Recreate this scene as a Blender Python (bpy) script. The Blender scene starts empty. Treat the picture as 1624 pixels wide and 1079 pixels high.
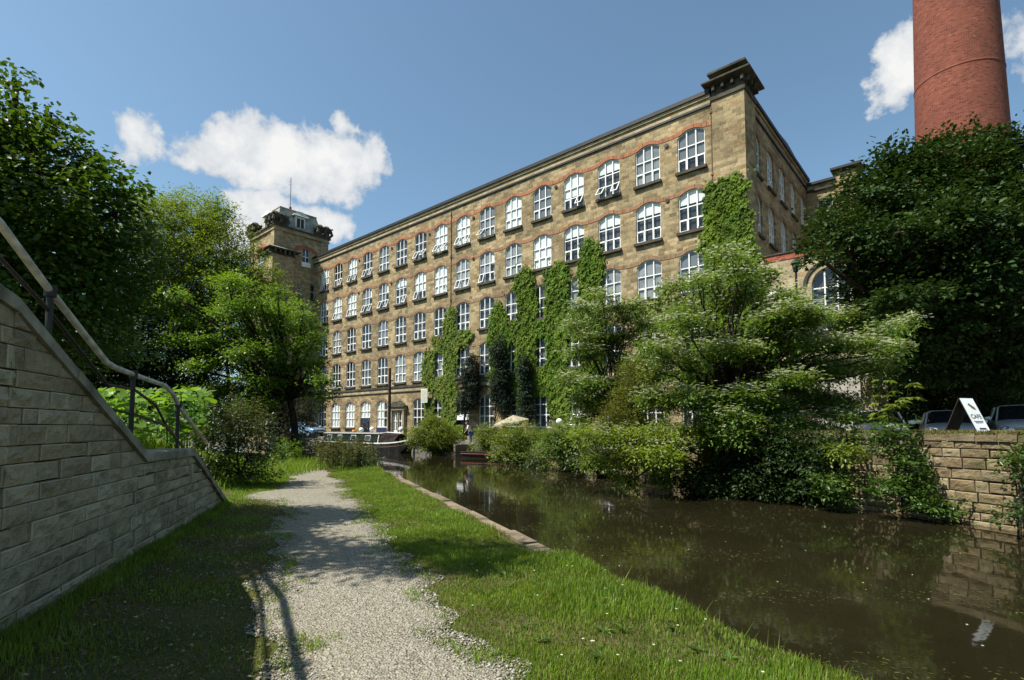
import bpy, math, random
import numpy as np
from mathutils import Vector, Matrix

sc = bpy.context.scene
COL = sc.collection
rng = np.random.default_rng(11)
random.seed(5)
rad = math.radians

# ------------------------------------------------------------------ camera geometry
CAM_H = 1.6
PITCH = rad(3.4)
FPX = 834.0          # focal length in pixels of the 1624 px wide photograph
def ray(px, py):
    cx = (px - 812) / FPX; cy = (628 - py) / FPX
    return np.array([cx, math.cos(PITCH) - cy * math.sin(PITCH), math.sin(PITCH) + cy * math.cos(PITCH)])
CAMP = np.array([0, 0, CAM_H])
def at(px, py, Y):
    d = ray(px, py); return CAMP + d * (Y / d[1])
def onplane(px, py, P, n):
    d = ray(px, py); return CAMP + d * (np.dot(np.asarray(P) - CAMP, n) / np.dot(d, n))
def ground_at(px, py, z):
    d = ray(px, py); return CAMP + d * ((z - CAM_H) / d[2])

# canal frame: a along the canal (away), b to the right of it
CA = np.array([-0.3827, 0.9239]); CB = np.array([0.9239, 0.3827])
def ab(a, b):
    return np.array([b * CB[0] + a * CA[0], b * CB[1] + a * CA[1]])
def toab(x, y):
    return x * CA[0] + y * CA[1], x * CB[0] + y * CB[1]

# ------------------------------------------------------------------ object helpers
def tag(o, label=None, cat=None, group=None, kind=None):
    if label: o['label'] = label
    if cat: o['category'] = cat
    if group: o['group'] = group
    if kind: o['kind'] = kind
    return o
def thing(name, label, cat, loc=(0, 0, 0), rz=0.0, group=None):
    o = bpy.data.objects.new(name, None); COL.objects.link(o)
    o.location = loc; o.rotation_euler = (0, 0, rz); o.empty_display_size = 0.2
    return tag(o, label, cat, group)
def link(name, me, parent=None, loc=None, rot=None):
    o = bpy.data.objects.new(name, me); COL.objects.link(o)
    if parent is not None: o.parent = parent
    if loc is not None: o.location = loc
    if rot is not None: o.rotation_euler = rot
    return o
def copy_tree(o, parent=None):
    c = o.copy(); COL.objects.link(c)
    if parent is not None: c.parent = parent
    for ch in list(o.children): copy_tree(ch, c)
    return c

def nrm(v):
    v = np.asarray(v, float); return v / (np.linalg.norm(v, axis=-1, keepdims=True) + 1e-12)

class MB:
    """collects faces of one mesh"""
    def __init__(self): self.v = []; self.f = []; self.uv = []; self.mi = []; self.rn = []
    def face(self, pts, mi=0, uv=None, rn=0.5):
        i = len(self.v); self.v.extend([tuple(map(float, p)) for p in pts])
        self.f.append(tuple(range(i, i + len(pts)))); self.mi.append(mi); self.rn.append(rn)
        if uv is None:
            P = [Vector(p) for p in pts]
            n = Vector((0, 0, 0))
            for k in range(len(P)):
                a, b = P[k], P[(k + 1) % len(P)]
                n += Vector(((a.y - b.y) * (a.z + b.z), (a.z - b.z) * (a.x + b.x), (a.x - b.x) * (a.y + b.y)))
            ax = max(range(3), key=lambda k: abs(n[k]))
            if ax == 2: uv = [(p.x, p.y) for p in P]
            elif ax == 1: uv = [(p.x, p.z) for p in P]
            else: uv = [(p.y, p.z) for p in P]
        self.uv.append([tuple(map(float, q)) for q in uv])
    def box(self, x0, x1, y0, y1, z0, z1, mi=0, skip='', rn=0.5):
        p = lambda x, y, z: (x, y, z)
        F = {'f': [(x0, y0, z0), (x1, y0, z0), (x1, y0, z1), (x0, y0, z1)],
             'b': [(x1, y1, z0), (x0, y1, z0), (x0, y1, z1), (x1, y1, z1)],
             'l': [(x0, y1, z0), (x0, y0, z0), (x0, y0, z1), (x0, y1, z1)],
             'r': [(x1, y0, z0), (x1, y1, z0), (x1, y1, z1), (x1, y0, z1)],
             't': [(x0, y0, z1), (x1, y0, z1), (x1, y1, z1), (x0, y1, z1)],
             'd': [(x0, y1, z0), (x1, y1, z0), (x1, y0, z0), (x0, y0, z0)]}
        for k, q in F.items():
            if k not in skip: self.face(q, mi, rn=rn)
        return self
    def frustum(self, b, t, mi=0, cap='td'):
        """b, t = (x0,x1,y0,y1,z) rectangles"""
        B = [(b[0], b[2], b[4]), (b[1], b[2], b[4]), (b[1], b[3], b[4]), (b[0], b[3], b[4])]
        T = [(t[0], t[2], t[4]), (t[1], t[2], t[4]), (t[1], t[3], t[4]), (t[0], t[3], t[4])]
        for i in range(4):
            j = (i + 1) % 4; self.face([B[i], B[j], T[j], T[i]], mi)
        if 't' in cap: self.face(T, mi)
        if 'd' in cap: self.face(B[::-1], mi)
        return self
    def tube(self, pts, rr, n=8, mi=0, caps=True):
        pts = [np.asarray(p, float) for p in pts]
        if np.isscalar(rr): rr = [rr] * len(pts)
        rings = []; L = 0
        ref = None
        for i, p in enumerate(pts):
            d = pts[min(i + 1, len(pts) - 1)] - pts[max(i - 1, 0)]
            d = d / (np.linalg.norm(d) + 1e-9)
            if ref is None:
                ref = np.array([0, 0, 1.0]) if abs(d[2]) < .9 else np.array([1.0, 0, 0])
            a = ref - d * np.dot(ref, d); a /= (np.linalg.norm(a) + 1e-9); b = np.cross(d, a); ref = a
            rings.append([p + rr[i] * (a * math.cos(2 * math.pi * k / n) + b * math.sin(2 * math.pi * k / n)) for k in range(n)])
        for i in range(len(pts) - 1):
            l1 = L + np.linalg.norm(pts[i + 1] - pts[i])
            for k in range(n):
                k2 = (k + 1) % n
                self.face([rings[i][k], rings[i][k2], rings[i + 1][k2], rings[i + 1][k]], mi,
                          uv=[(k / n, L), ((k + 1) / n, L), ((k + 1) / n, l1), (k / n, l1)])
            L = l1
        if caps:
            self.face(rings[0][::-1], mi); self.face(rings[-1], mi)
        return self
    def lathe(self, prof, c=(0, 0, 0), n=16, mi=0, uvr=None):
        for (r0, z0), (r1, z1) in zip(prof[:-1], prof[1:]):
            for k in range(n):
                t0 = 2 * math.pi * k / n; t1 = 2 * math.pi * (k + 1) / n
                P = [(c[0] + r0 * math.cos(t0), c[1] + r0 * math.sin(t0), c[2] + z0), (c[0] + r0 * math.cos(t1), c[1] + r0 * math.sin(t1), c[2] + z0),
                     (c[0] + r1 * math.cos(t1), c[1] + r1 * math.sin(t1), c[2] + z1), (c[0] + r1 * math.cos(t0), c[1] + r1 * math.sin(t0), c[2] + z1)]
                R = uvr or max(r0, r1, .01)
                uv = [(t0 * R, z0), (t1 * R, z0), (t1 * R, z1), (t0 * R, z1)]
                if r0 < 1e-6: P = P[1:]; uv = uv[1:]
                elif r1 < 1e-6: P = P[:3]; uv = uv[:3]
                self.face(P, mi, uv)
        return self
    def mesh(self, name, mats, smooth=False, weld=False):
        me = bpy.data.meshes.new(name)
        me.from_pydata(self.v, [], self.f)
        for m in (mats if isinstance(mats, (list, tuple)) else [mats]): me.materials.append(m)
        me.polygons.foreach_set('material_index', self.mi)
        uvl = me.uv_layers.new(name='UVMap')
        flat = [c for q in self.uv for p in q for c in p]
        uvl.data.foreach_set('uv', flat)
        at_ = me.attributes.new('rnd', 'FLOAT', 'FACE'); at_.data.foreach_set('value', self.rn)
        if smooth: me.polygons.foreach_set('use_smooth', [True] * len(self.f))
        me.update()
        if weld or smooth:
            import bmesh
            bm = bmesh.new(); bm.from_mesh(me); bmesh.ops.remove_doubles(bm, verts=bm.verts, dist=1e-4)
            bm.to_mesh(me); bm.free()
        return me
    def build(self, name, mats, parent=None, smooth=False, loc=None, rot=None, bevel=0, weld=False):
        o = link(name, self.mesh(name, mats, smooth, weld or bevel > 0), parent, loc, rot)
        if bevel:
            m = o.modifiers.new('bevel', 'BEVEL'); m.width = bevel; m.segments = 2; m.limit_method = 'ANGLE'
        return o

def np_mesh(name, V, F, mat, rnd=None, smooth=False, uv=None):
    """fast mesh from arrays; F is (n,k)"""
    me = bpy.data.meshes.new(name)
    V = np.asarray(V, np.float32); F = np.asarray(F, np.int32)
    n, k = F.shape
    me.vertices.add(len(V)); me.vertices.foreach_set('co', V.ravel())
    me.loops.add(n * k); me.loops.foreach_set('vertex_index', F.ravel())
    me.polygons.add(n); me.polygons.foreach_set('loop_start', np.arange(0, n * k, k, dtype=np.int32))
    for m in (mat if isinstance(mat, (list, tuple)) else [mat]): me.materials.append(m)
    if rnd is not None:
        a = me.attributes.new('rnd', 'FLOAT', 'FACE'); a.data.foreach_set('value', np.asarray(rnd, np.float32))
    if smooth: me.polygons.foreach_set('use_smooth', np.ones(n, bool))
    me.update(calc_edges=True); me.validate()
    return me
# ------------------------------------------------------------------ materials
class NT:
    def __init__(self, name):
        self.m = bpy.data.materials.new(name); self.m.use_nodes = True
        self.t = self.m.node_tree; self.t.nodes.clear()
        self.out = self.t.nodes.new('ShaderNodeOutputMaterial')
    def n(self, typ, **kw):
        nd = self.t.nodes.new(typ)
        for k, v in kw.items():
            if k in nd.inputs.keys(): self.set(nd.inputs[k], v)
            else: setattr(nd, k, v)
        return nd
    def set(self, sock, v):
        if isinstance(v, bpy.types.NodeSocket): self.t.links.new(v, sock)
        else:
            if sock.type == 'RGBA' and len(v) == 3: v = (*v, 1)
            sock.default_value = v
    def math(self, op, a, b=0.0, c=None, clamp=False):
        nd = self.t.nodes.new('ShaderNodeMath'); nd.operation = op; nd.use_clamp = clamp
        self.set(nd.inputs[0], a); self.set(nd.inputs[1], b)
        if c is not None: self.set(nd.inputs[2], c)
        return nd.outputs[0]
    def mix(self, f, a, b, mode='MIX'):
        nd = self.t.nodes.new('ShaderNodeMix'); nd.data_type = 'RGBA'; nd.blend_type = mode
        self.set(nd.inputs[0], f); self.set(nd.inputs[6], a); self.set(nd.inputs[7], b)
        return nd.outputs[2]
    def ramp(self, f, stops):
        nd = self.t.nodes.new('ShaderNodeValToRGB'); cr = nd.color_ramp
        while len(cr.elements) < len(stops): cr.elements.new(.5)
        for e, (p, c) in zip(cr.elements, stops): e.position = p; e.color = (*c, 1) if len(c) == 3 else c
        self.set(nd.inputs[0], f); return nd.outputs[0]
    def noise(self, scale, vec=None, detail=4, rough=.55):
        nd = self.n('ShaderNodeTexNoise', Scale=scale, Detail=detail, Roughness=rough)
        if vec is not None: self.set(nd.inputs['Vector'], vec)
        return nd.outputs['Fac']
    def maprange(self, v, a, b, c=0., d=1.):
        nd = self.n('ShaderNodeMapRange'); nd.clamp = True
        for i, x in enumerate((v, a, b, c, d)): self.set(nd.inputs[i], x)
        return nd.outputs[0]
    def obj(self): return self.n('ShaderNodeTexCoord').outputs['Object']
    def uv(self): return self.n('ShaderNodeTexCoord').outputs['UV']
    def attr(self, name='rnd'):
        return self.n('ShaderNodeAttribute', attribute_name=name).outputs['Fac']
    def bump(self, h, strength=.5, dist=.02):
        return self.n('ShaderNodeBump', Height=h, Strength=strength, Distance=dist).outputs['Normal']
    def principled(self, color, rough=.8, normal=None, spec=.3, metal=0.):
        b = self.n('ShaderNodeBsdfPrincipled')
        self.set(b.inputs['Base Color'], color); self.set(b.inputs['Roughness'], rough)
        self.set(b.inputs['Specular IOR Level'], spec); self.set(b.inputs['Metallic'], metal)
        if normal is not None: self.set(b.inputs['Normal'], normal)
        return b
    def done(self, sh):
        self.t.links.new(sh.outputs[0] if hasattr(sh, 'outputs') else sh, self.out.inputs[0]); return self.m

def plain(name, col, rough=.6, spec=.3, metal=0., var=.12, scale=6., bump=0., detail_scale=None):
    t = NT(name); v = t.obj()
    f = t.noise(scale, v)
    dark = tuple(c * (1 - 2 * var) for c in col); lite = tuple(min(1, c * (1 + var)) for c in col)
    c = t.ramp(f, [(.3, dark), (.7, lite)])
    nm = t.bump(t.noise(detail_scale or scale * 8, v), bump, .01) if bump else None
    return t.done(t.principled(c, rough, nm, spec, metal))

def mill_stone(name, c1, c2, mortar, grime=.5):
    t = NT(name); uv = t.uv()
    # a little warp so that joints are not ruler-straight
    wn = t.n('ShaderNodeTexNoise', Scale=1.7, Detail=2.0); t.set(wn.inputs['Vector'], uv)
    vm = t.n('ShaderNodeVectorMath', operation='MULTIPLY_ADD'); t.set(vm.inputs[0], wn.outputs['Color']); vm.inputs[1].default_value = (.05, .05, 0); t.set(vm.inputs[2], uv)
    br = t.n('ShaderNodeTexBrick', offset=.5, squash=.8, squash_frequency=3)
    t.set(br.inputs['Vector'], vm.outputs[0])
    t.set(br.inputs['Color1'], (0, 0, 0)); t.set(br.inputs['Color2'], (1, 1, 1)); t.set(br.inputs['Mortar'], (.5, .5, .5))
    br.inputs['Scale'].default_value = 1; br.inputs['Mortar Size'].default_value = .012; br.inputs['Mortar Smooth'].default_value = .3
    br.inputs['Brick Width'].default_value = .5; br.inputs['Row Height'].default_value = .23; br.inputs['Bias'].default_value = 0
    per = br.outputs['Color']
    base = t.ramp(per, [(0, c1), (.35, c2), (.6, tuple(x * 1.15 for x in c2)), (.85, tuple(.8 * x for x in c1)), (1, (c2[0] * .95, c2[1] * .75, c2[2] * .6))])
    n1 = t.noise(.35, uv, 5, .65); n2 = t.noise(9, uv, 5, .7)
    base = t.mix(t.maprange(n1, .4, .68, 0, grime), base, tuple(x * .42 for x in c1))
    base = t.mix(t.maprange(n2, .5, .75, 0, .6), base, tuple(min(1, x * 1.3) for x in c2))
    base = t.mix(t.maprange(t.noise(4.2, uv, 6, .75), .5, .72, 0, .7), base, tuple(x * .5 for x in c1))
    base = t.mix(t.math('MULTIPLY', br.outputs['Fac'], .75), base, mortar)
    # dark water streaks running down
    mp = t.n('ShaderNodeMapping'); t.set(mp.inputs['Vector'], uv); mp.inputs['Scale'].default_value = (1.6, .12, 1)
    st = t.noise(1.0, mp.outputs[0], 5, .7)
    base = t.mix(t.maprange(st, .56, .75, 0, .55 * grime), base, (.05, .042, .03))
    h = t.math('ADD', t.math('MULTIPLY', t.math('SUBTRACT', 1, br.outputs['Fac']), .5), t.math('MULTIPLY', n2, .9))
    return t.done(t.principled(base, .9, t.bump(h, .7, .03), .15))

def red_brick(name, c1, c2, mortar, bw=.23, bh=.075, msize=.008, grime=.3):
    t = NT(name); uv = t.uv()
    br = t.n('ShaderNodeTexBrick', offset=.5)
    t.set(br.inputs['Vector'], uv)
    t.set(br.inputs['Color1'], (0, 0, 0)); t.set(br.inputs['Color2'], (1, 1, 1)); t.set(br.inputs['Mortar'], (.5, .5, .5))
    for k, x in (('Scale', 1), ('Mortar Size', msize), ('Brick Width', bw), ('Row Height', bh)): br.inputs[k].default_value = x
    base = t.ramp(br.outputs['Color'], [(0, c1), (.5, c2), (.8, tuple(.55 * x for x in c1)), (1, tuple(min(1, 1.3 * x) for x in c2))])
    n1 = t.noise(.5, uv, 5, .65)
    base = t.mix(t.maprange(n1, .42, .7, 0, grime), base, tuple(x * .45 for x in c1))
    base = t.mix(t.maprange(t.noise(5, uv, 4), .58, .75, 0, .5), base, (.36, .2, .12))
    base = t.mix(br.outputs['Fac'], base, mortar)
    h = t.math('SUBTRACT', t.noise(25, uv), br.outputs['Fac'])
    return t.done(t.principled(base, .9, t.bump(h, .5, .01), .15))

def block_stone(name, cols, moss=.0, stain=.5):
    t = NT(name); uv = t.uv(); r = t.attr()
    base = t.ramp(r, [(i / (len(cols) - 1), c) for i, c in enumerate(cols)])
    n1 = t.noise(1.3, uv, 6, .7); n2 = t.noise(14, uv, 6, .7); n3 = t.noise(60, uv, 3, .6)
    base = t.mix(t.maprange(n1, .45, .7, 0, stain), base, tuple(c * .28 for c in cols[0]))
    base = t.mix(t.maprange(n2, .4, .75, 0, .45), base, tuple(min(1, c * 1.35) for c in cols[-1]))
    base = t.mix(t.maprange(t.noise(2.3, uv, 5, .7), .62, .72, 0, .6 * stain), base, (.02, .02, .016))
    if moss: base = t.mix(t.maprange(t.noise(1.9, uv, 5), .5, .66, 0, moss), base, (.07, .09, .025))
    h = t.math('ADD', t.math('MULTIPLY', n2, 1.0), t.math('MULTIPLY', n3, .35))
    h = t.math('ADD', h, t.math('MULTIPLY', t.noise(5, uv, 3, .6), 1.1))
    return t.done(t.principled(base, .92, t.bump(h, 1.0, .05), .12))

def leaf_mat(name, cols, trans=.35, rough=.45, spec=.35, tcol=None, clump=.7, clump_scale=.8):
    t = NT(name); r = t.attr()
    base = t.ramp(r, [(i / (len(cols) - 1), c) for i, c in enumerate(cols)])
    hs = t.n('ShaderNodeHueSaturation'); t.set(hs.inputs['Color'], base)
    t.set(hs.inputs['Hue'], t.maprange(t.noise(clump_scale, t.obj(), 2), .3, .7, .485, .515))
    t.set(hs.inputs['Value'], t.maprange(t.noise(clump_scale * 1.7, t.obj(), 2), .3, .7, 1 - clump * .4, 1 + clump * .4))
    base = hs.outputs[0]
    p = t.principled(base, rough, None, spec)
    tr = t.n('ShaderNodeBsdfTranslucent')
    mid = cols[len(cols) // 2]
    tc = t.mix(.65, base, tcol or (min(1, mid[0] * 2.2), min(1, mid[1] * 2.0), mid[2] * .6))
    t.set(tr.inputs['Color'], tc)
    ms = t.n('ShaderNodeMixShader'); ms.inputs[0].default_value = trans
    t.t.links.new(p.outputs[0], ms.inputs[1]); t.t.links.new(tr.outputs[0], ms.inputs[2])
    return t.done(ms)

M = {}
M['mill'] = mill_stone('mill_sandstone', (.185, .143, .080), (.385, .302, .170), (.25, .197, .12), .7)
M['tower'] = mill_stone('tower_sandstone', (.25, .195, .11), (.385, .305, .175), (.26, .21, .13), .7)
M['ashlar'] = mill_stone('pale_sandstone', (.31, .26, .16), (.40, .33, .2), (.3, .24, .16), .45)
M['band'] = red_brick('arch_brick', (.33, .095, .045), (.40, .15, .075), (.30, .20, .13), .1, .26, .012, .5)
M['band_mid'] = red_brick('worn_arch_brick', (.26, .12, .066), (.33, .165, .09), (.27, .2, .13), .1, .26, .012, .5)
M['band_dull'] = red_brick('weathered_arch_brick', (.215, .125, .072), (.28, .175, .10), (.25, .19, .12), .1, .26, .012, .6)
M['parapet_brick'] = red_brick('parapet_brick', (.32, .07, .04), (.38, .11, .06), (.26, .14, .1))
M['chimney'] = red_brick('chimney_brick', (.165, .042, .027), (.225, .066, .041), (.18, .085, .06), .235, .085, .012, .5)
M['dark_stone'] = plain('sooty_stone', (.075, .066, .05), .9, .15, 0, .3, 1.5, .6, 12)
M['gutter'] = plain('lead_gutter', (.022, .022, .022), .6, .3, 0, .2, 2)
M['slate'] = plain('roof_slate', (.10, .105, .10), .6, .35, 0, .2, 2.2, .3)
M['mansard'] = plain('tower_slate', (.30, .30, .25), .75, .25, 0, .25, 1.6, .4)
M['white'] = plain('white_paint', (.78, .78, .75), .45, .4, 0, .05, 3)
M['offwhite'] = plain('weathered_white', (.6, .6, .55), .7, .3, 0, .1, 3)
M['blind'] = plain('white_blind', (.74, .74, .70), .85, .1, 0, .06, 1.4)
t = NT('grey_curtain'); oi = t.n('ShaderNodeObjectInfo').outputs['Random']
c = t.ramp(oi, [(0, (.14, .15, .155)), (.5, (.24, .25, .25)), (1, (.36, .36, .34))])
c = t.mix(t.maprange(t.noise(1.4, t.obj(), 2), .42, .6, 0, .6), c, (.12, .125, .13)); M['net'] = t.done(t.principled(c, .9, None, .1))
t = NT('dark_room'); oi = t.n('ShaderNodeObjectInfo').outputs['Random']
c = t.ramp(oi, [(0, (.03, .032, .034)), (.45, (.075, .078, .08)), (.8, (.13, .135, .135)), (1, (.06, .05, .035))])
c = t.mix(t.maprange(t.noise(1.6, t.obj(), 2), .4, .65, 0, .7), c, (.03, .03, .03)); M['room'] = t.done(t.principled(c, .9, None, .1))  # dark sheet colour stands in for the unlit depth of a room
M['iron'] = plain('black_iron', (.012, .012, .013), .5, .4, 0, .3, 9, .2)
M['pipe'] = plain('brown_downpipe', (.12, .075, .035), .6, .3, 0, .2, 3)
M['navy'] = plain('navy_paint', (.02, .027, .06), .5, .4)
M['door'] = plain('dark_door', (.02, .02, .022), .4, .4)
M['wood'] = plain('weathered_wood', (.16, .12, .075), .85, .2, 0, .25, 4, .4)
M['darkwood'] = plain('dark_timber', (.035, .027, .02), .8, .2, 0, .3, 4, .4)
M['sign'] = plain('pale_sign', (.42, .44, .34), .6, .3)
M['parasol'] = plain('canvas', (.31, .28, .19), .9, .1, 0, .08, 2)
M['render'] = plain('pale_render', (.36, .34, .29), .9, .1, 0, .12, 1.2, .3)
M['bark'] = plain('bark', (.045, .036, .026), .95, .1, 0, .35, 5, .9, 30)
M['tyre'] = plain('tyre_rubber', (.018, .018, .018), .8, .2)
M['alloy'] = plain('alloy', (.45, .45, .46), .3, .5, .8, .05)
M['chrome'] = plain('chrome', (.6, .6, .6), .15, .5, 1, .03)
M['plate'] = plain('plate', (.7, .7, .68), .5, .3)
M['amber'] = plain('orange_paint', (.5, .2, .02), .5)

def glass_mat(name, tint=(.92, .95, .96), refl=.0, rough=.02):
    t = NT(name)
    lw = t.n('ShaderNodeLayerWeight', Blend=.5)
    gl = t.n('ShaderNodeBsdfGlossy', Roughness=rough); t.set(gl.inputs['Color'], (1, 1, 1))
    t.set(gl.inputs['Normal'], t.bump(t.noise(1.3, t.obj(), 2), .12, .03))
    tr = t.n('ShaderNodeBsdfTransparent'); t.set(tr.inputs['Color'], tint)
    ms = t.n('ShaderNodeMixShader'); t.set(ms.inputs[0], t.math('ADD', t.math('MULTIPLY', t.math('POWER', lw.outputs['Facing'], 5.0), .8), .045 + refl, clamp=True))
    t.t.links.new(tr.outputs[0], ms.inputs[1]); t.t.links.new(gl.outputs[0], ms.inputs[2])
    return t.done(ms)
M['glass'] = glass_mat('window_glass')
t = NT('dark_car_glass'); M['carglass'] = t.done(t.principled((.012, .014, .016), .04, None, .6))
t = NT('globe_glass'); M['globe'] = t.done(t.principled((.82, .81, .76), .25, None, .5))
def paint(name, col):
    t = NT(name); b = t.principled(col, .3, t.bump(t.noise(40, t.obj()), .02, .002), .5, .25)
    b.inputs['Coat Weight'].default_value = .7; b.inputs['Coat Roughness'].default_value = .05
    return t.done(b)
M['car_silver'] = paint('silver_paint', (.58, .60, .61)); M['car_grey'] = paint('grey_paint', (.48, .50, .52)); M['car_white'] = paint('white_car_paint', (.72, .72, .71))
M['boat_green'] = plain('boat_green', (.008, .018, .014), .75, .08); M['boat_hull'] = plain('hull_black', (.02, .019, .018), .5, .4, 0, .4, 3)
M['boat_roof'] = plain('boat_roof', (.36, .35, .31), .6, .3, 0, .1); M['canvas_dark'] = plain('dark_canvas', (.03, .022, .02), .9, .1, 0, .3, 4, .4)
M['rail'] = plain('worn_rail', (.5, .48, .41), .55, .35, .0, .25, 7, .25, 40)

# ramp wall (grey) and quay wall (tan)
M['ramp_block'] = block_stone('grey_gritstone', [(.33, .28, .175), (.42, .365, .24), (.47, .42, .29), (.36, .30, .19)], .1, .8)
M['ramp_mortar'] = plain('dark_joint', (.11, .10, .075), .95, .1, 0, .35, 3, .4)
M['coping'] = plain('coping_stone', (.27, .25, .19), .9, .15, 0, .3, 3, .7, 20)
M['quay_block'] = block_stone('quay_sandstone', [(.20, .15, .085), (.29, .225, .125), (.235, .17, .095), (.34, .28, .17), (.13, .10, .065)], .45, .7)
M['quay_mortar'] = plain('quay_joint', (.022, .019, .013), .95, .1, 0, .3, 3, .4)
M['quay_top'] = block_stone('mossy_quay_coping', [(.10, .08, .045), (.17, .13, .075), (.13, .10, .05), (.20, .16, .10)], .75, .8)
M['edge_stone'] = plain('edge_stone', (.19, .15, .10), .9, .15, 0, .25, 2.5, .7, 18)

# ground materials
t = NT('gravel_path'); v = t.obj()
vo = t.n('ShaderNodeTexVoronoi', Scale=55.0); t.set(vo.inputs['Vector'], v)
vo2 = t.n('ShaderNodeTexVoronoi', Scale=24.0); t.set(vo2.inputs['Vector'], v)
hsv = t.n('ShaderNodeSeparateColor'); t.set(hsv.inputs[0], vo.outputs['Color'])
c = t.ramp(hsv.outputs[0], [(0, (.15, .135, .10)), (.5, (.255, .235, .18)), (1, (.37, .35, .285))])
c = t.mix(t.maprange(t.noise(.9, v, 5, .6), .35, .7, 0, .55), c, (.25, .222, .16))
c = t.mix(t.maprange(t.noise(2.6, v, 5, .7), .6, .75, 0, .5), c, (.13, .115, .08))
h = t.math('ADD', vo.outputs['Distance'], t.math('MULTIPLY', vo2.outputs['Distance'], .8))
M['gravel'] = t.done(t.principled(c, .95, t.bump(h, 1.0, .02), .1))
t = NT('pebble'); c = t.ramp(t.attr(), [(0, (.13, .12, .09)), (.5, (.245, .228, .178)), (1, (.40, .38, .315))])
M['pebble'] = t.done(t.principled(c, .9, None, .15))
t = NT('turf_soil'); v = t.obj()
c = t.ramp(t.noise(1.4, v, 6, .65), [(.3, (.05, .06, .016)), (.5, (.075, .08, .025)), (.68, (.12, .095, .048))])
c = t.mix(t.maprange(t.noise(30, v, 4), .5, .8, 0, .6), c, (.025, .022, .012))
M['turf'] = t.done(t.principled(c, .95, t.bump(t.noise(60, v), .8, .03), .1))
t = NT('yard_gravel'); v = t.obj()
c = t.ramp(t.noise(3, v, 6, .7), [(.3, (.07, .065, .055)), (.7, (.16, .15, .125))])
M['yard'] = t.done(t.principled(c, .95, t.bump(t.noise(40, v), .6, .02), .1))

# canal water: brown, almost still
t = NT('canal_water'); v = t.obj()
murk = t.ramp(t.noise(.35, v, 4, .6), [(.3, (.0105, .009, .004)), (.7, (.0175, .0148, .007))])
r1 = t.n('ShaderNodeTexNoise', Scale=1.4, Detail=3.0, Roughness=.6); t.set(r1.inputs['Vector'], v)
r2 = t.n('ShaderNodeTexNoise', Scale=7.0, Detail=2.0, Roughness=.6); t.set(r2.inputs['Vector'], v)
h = t.math('ADD', t.math('MULTIPLY', r1.outputs['Fac'], .7), t.math('MULTIPLY', r2.outputs['Fac'], .12))
b = t.principled(murk, .035, t.bump(h, .08, .05), .5); b.inputs['IOR'].default_value = 1.33
M['water'] = t.done(b)

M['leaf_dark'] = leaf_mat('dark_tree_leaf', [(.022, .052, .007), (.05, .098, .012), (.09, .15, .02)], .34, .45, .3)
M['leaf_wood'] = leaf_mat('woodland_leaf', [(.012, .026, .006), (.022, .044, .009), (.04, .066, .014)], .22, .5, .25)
M['leaf_ash'] = leaf_mat('ash_leaf', [(.075, .125, .012), (.135, .195, .02), (.20, .235, .034)], .42, .5, .25)
M['leaf_beech'] = leaf_mat('beech_leaf', [(.045, .095, .012), (.10, .18, .022), (.165, .25, .038)], .42, .4, .35)
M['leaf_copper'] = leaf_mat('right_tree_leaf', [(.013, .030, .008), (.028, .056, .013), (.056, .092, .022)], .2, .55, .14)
M['leaf_thorn'] = leaf_mat('thorn_leaf', [(.038, .085, .012), (.078, .142, .02), (.12, .19, .032), (.18, .23, .07)], .32, .42, .35)
M['leaf_thorn_low'] = leaf_mat('low_thorn_leaf', [(.075, .125, .010), (.14, .20, .018), (.20, .25, .034)], .4, .45, .3)
M['leaf_gold'] = leaf_mat('golden_needle', [(.07, .085, .010), (.11, .125, .014), (.15, .155, .022)], .2, .6, .2)
M['leaf_conifer'] = leaf_mat('blue_green_needle', [(.014, .026, .016), (.024, .042, .026), (.04, .06, .035)], .1, .6, .2)
M['leaf_ivy'] = leaf_mat('creeper_leaf', [(.045, .095, .006), (.085, .145, .010), (.13, .19, .016)], .32, .6, .12, None, .9, .9)
M['leaf_pale'] = leaf_mat('pale_creeper_leaf', [(.075, .115, .016), (.12, .17, .024), (.16, .205, .036)], .3, .6, .12)
M['leaf_hedge'] = leaf_mat('hedge_leaf', [(.022, .04, .010), (.042, .07, .015), (.075, .10, .03)], .26, .42, .35)
M['leaf_wall'] = leaf_mat('wall_shrub_leaf', [(.028, .06, .010), (.055, .105, .016), (.095, .15, .028)], .3, .38, .4)
M['leaf_bank'] = leaf_mat('bank_shrub_leaf', [(.065, .10, .010), (.115, .16, .018), (.17, .215, .03)], .34, .42, .35)
M['leaf_big'] = leaf_mat('butterbur_leaf', [(.07, .15, .012), (.11, .21, .02), (.15, .26, .03)], .45, .45, .3)
M['petal'] = leaf_mat('cream_petal', [(.52, .55, .36), (.62, .63, .46), (.72, .71, .58)], .25, .6, .2, (.7, .7, .5))
M['grass'] = leaf_mat('grass_blade', [(.055, .115, .010), (.10, .185, .014), (.15, .235, .022), (.21, .22, .055)], .4, .45, .25, None, .9, 1.1)
M['grass_dry'] = leaf_mat('dry_grass', [(.07, .08, .02), (.11, .115, .03), (.17, .14, .06), (.23, .18, .10)], .25, .6, .15, None, .8, 1.3)
M['weed'] = leaf_mat('water_weed', [(.04, .045, .010), (.075, .08, .018), (.13, .13, .035)], .15, .5, .3)
M['nettle'] = leaf_mat('nettle_leaf', [(.05, .065, .018), (.085, .095, .03), (.11, .105, .05)], .3, .6, .2)
M['deadleaf'] = leaf_mat('dead_leaf', [(.10, .07, .035), (.2, .15, .09), (.35, .31, .22)], .1, .8, .1)
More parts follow.
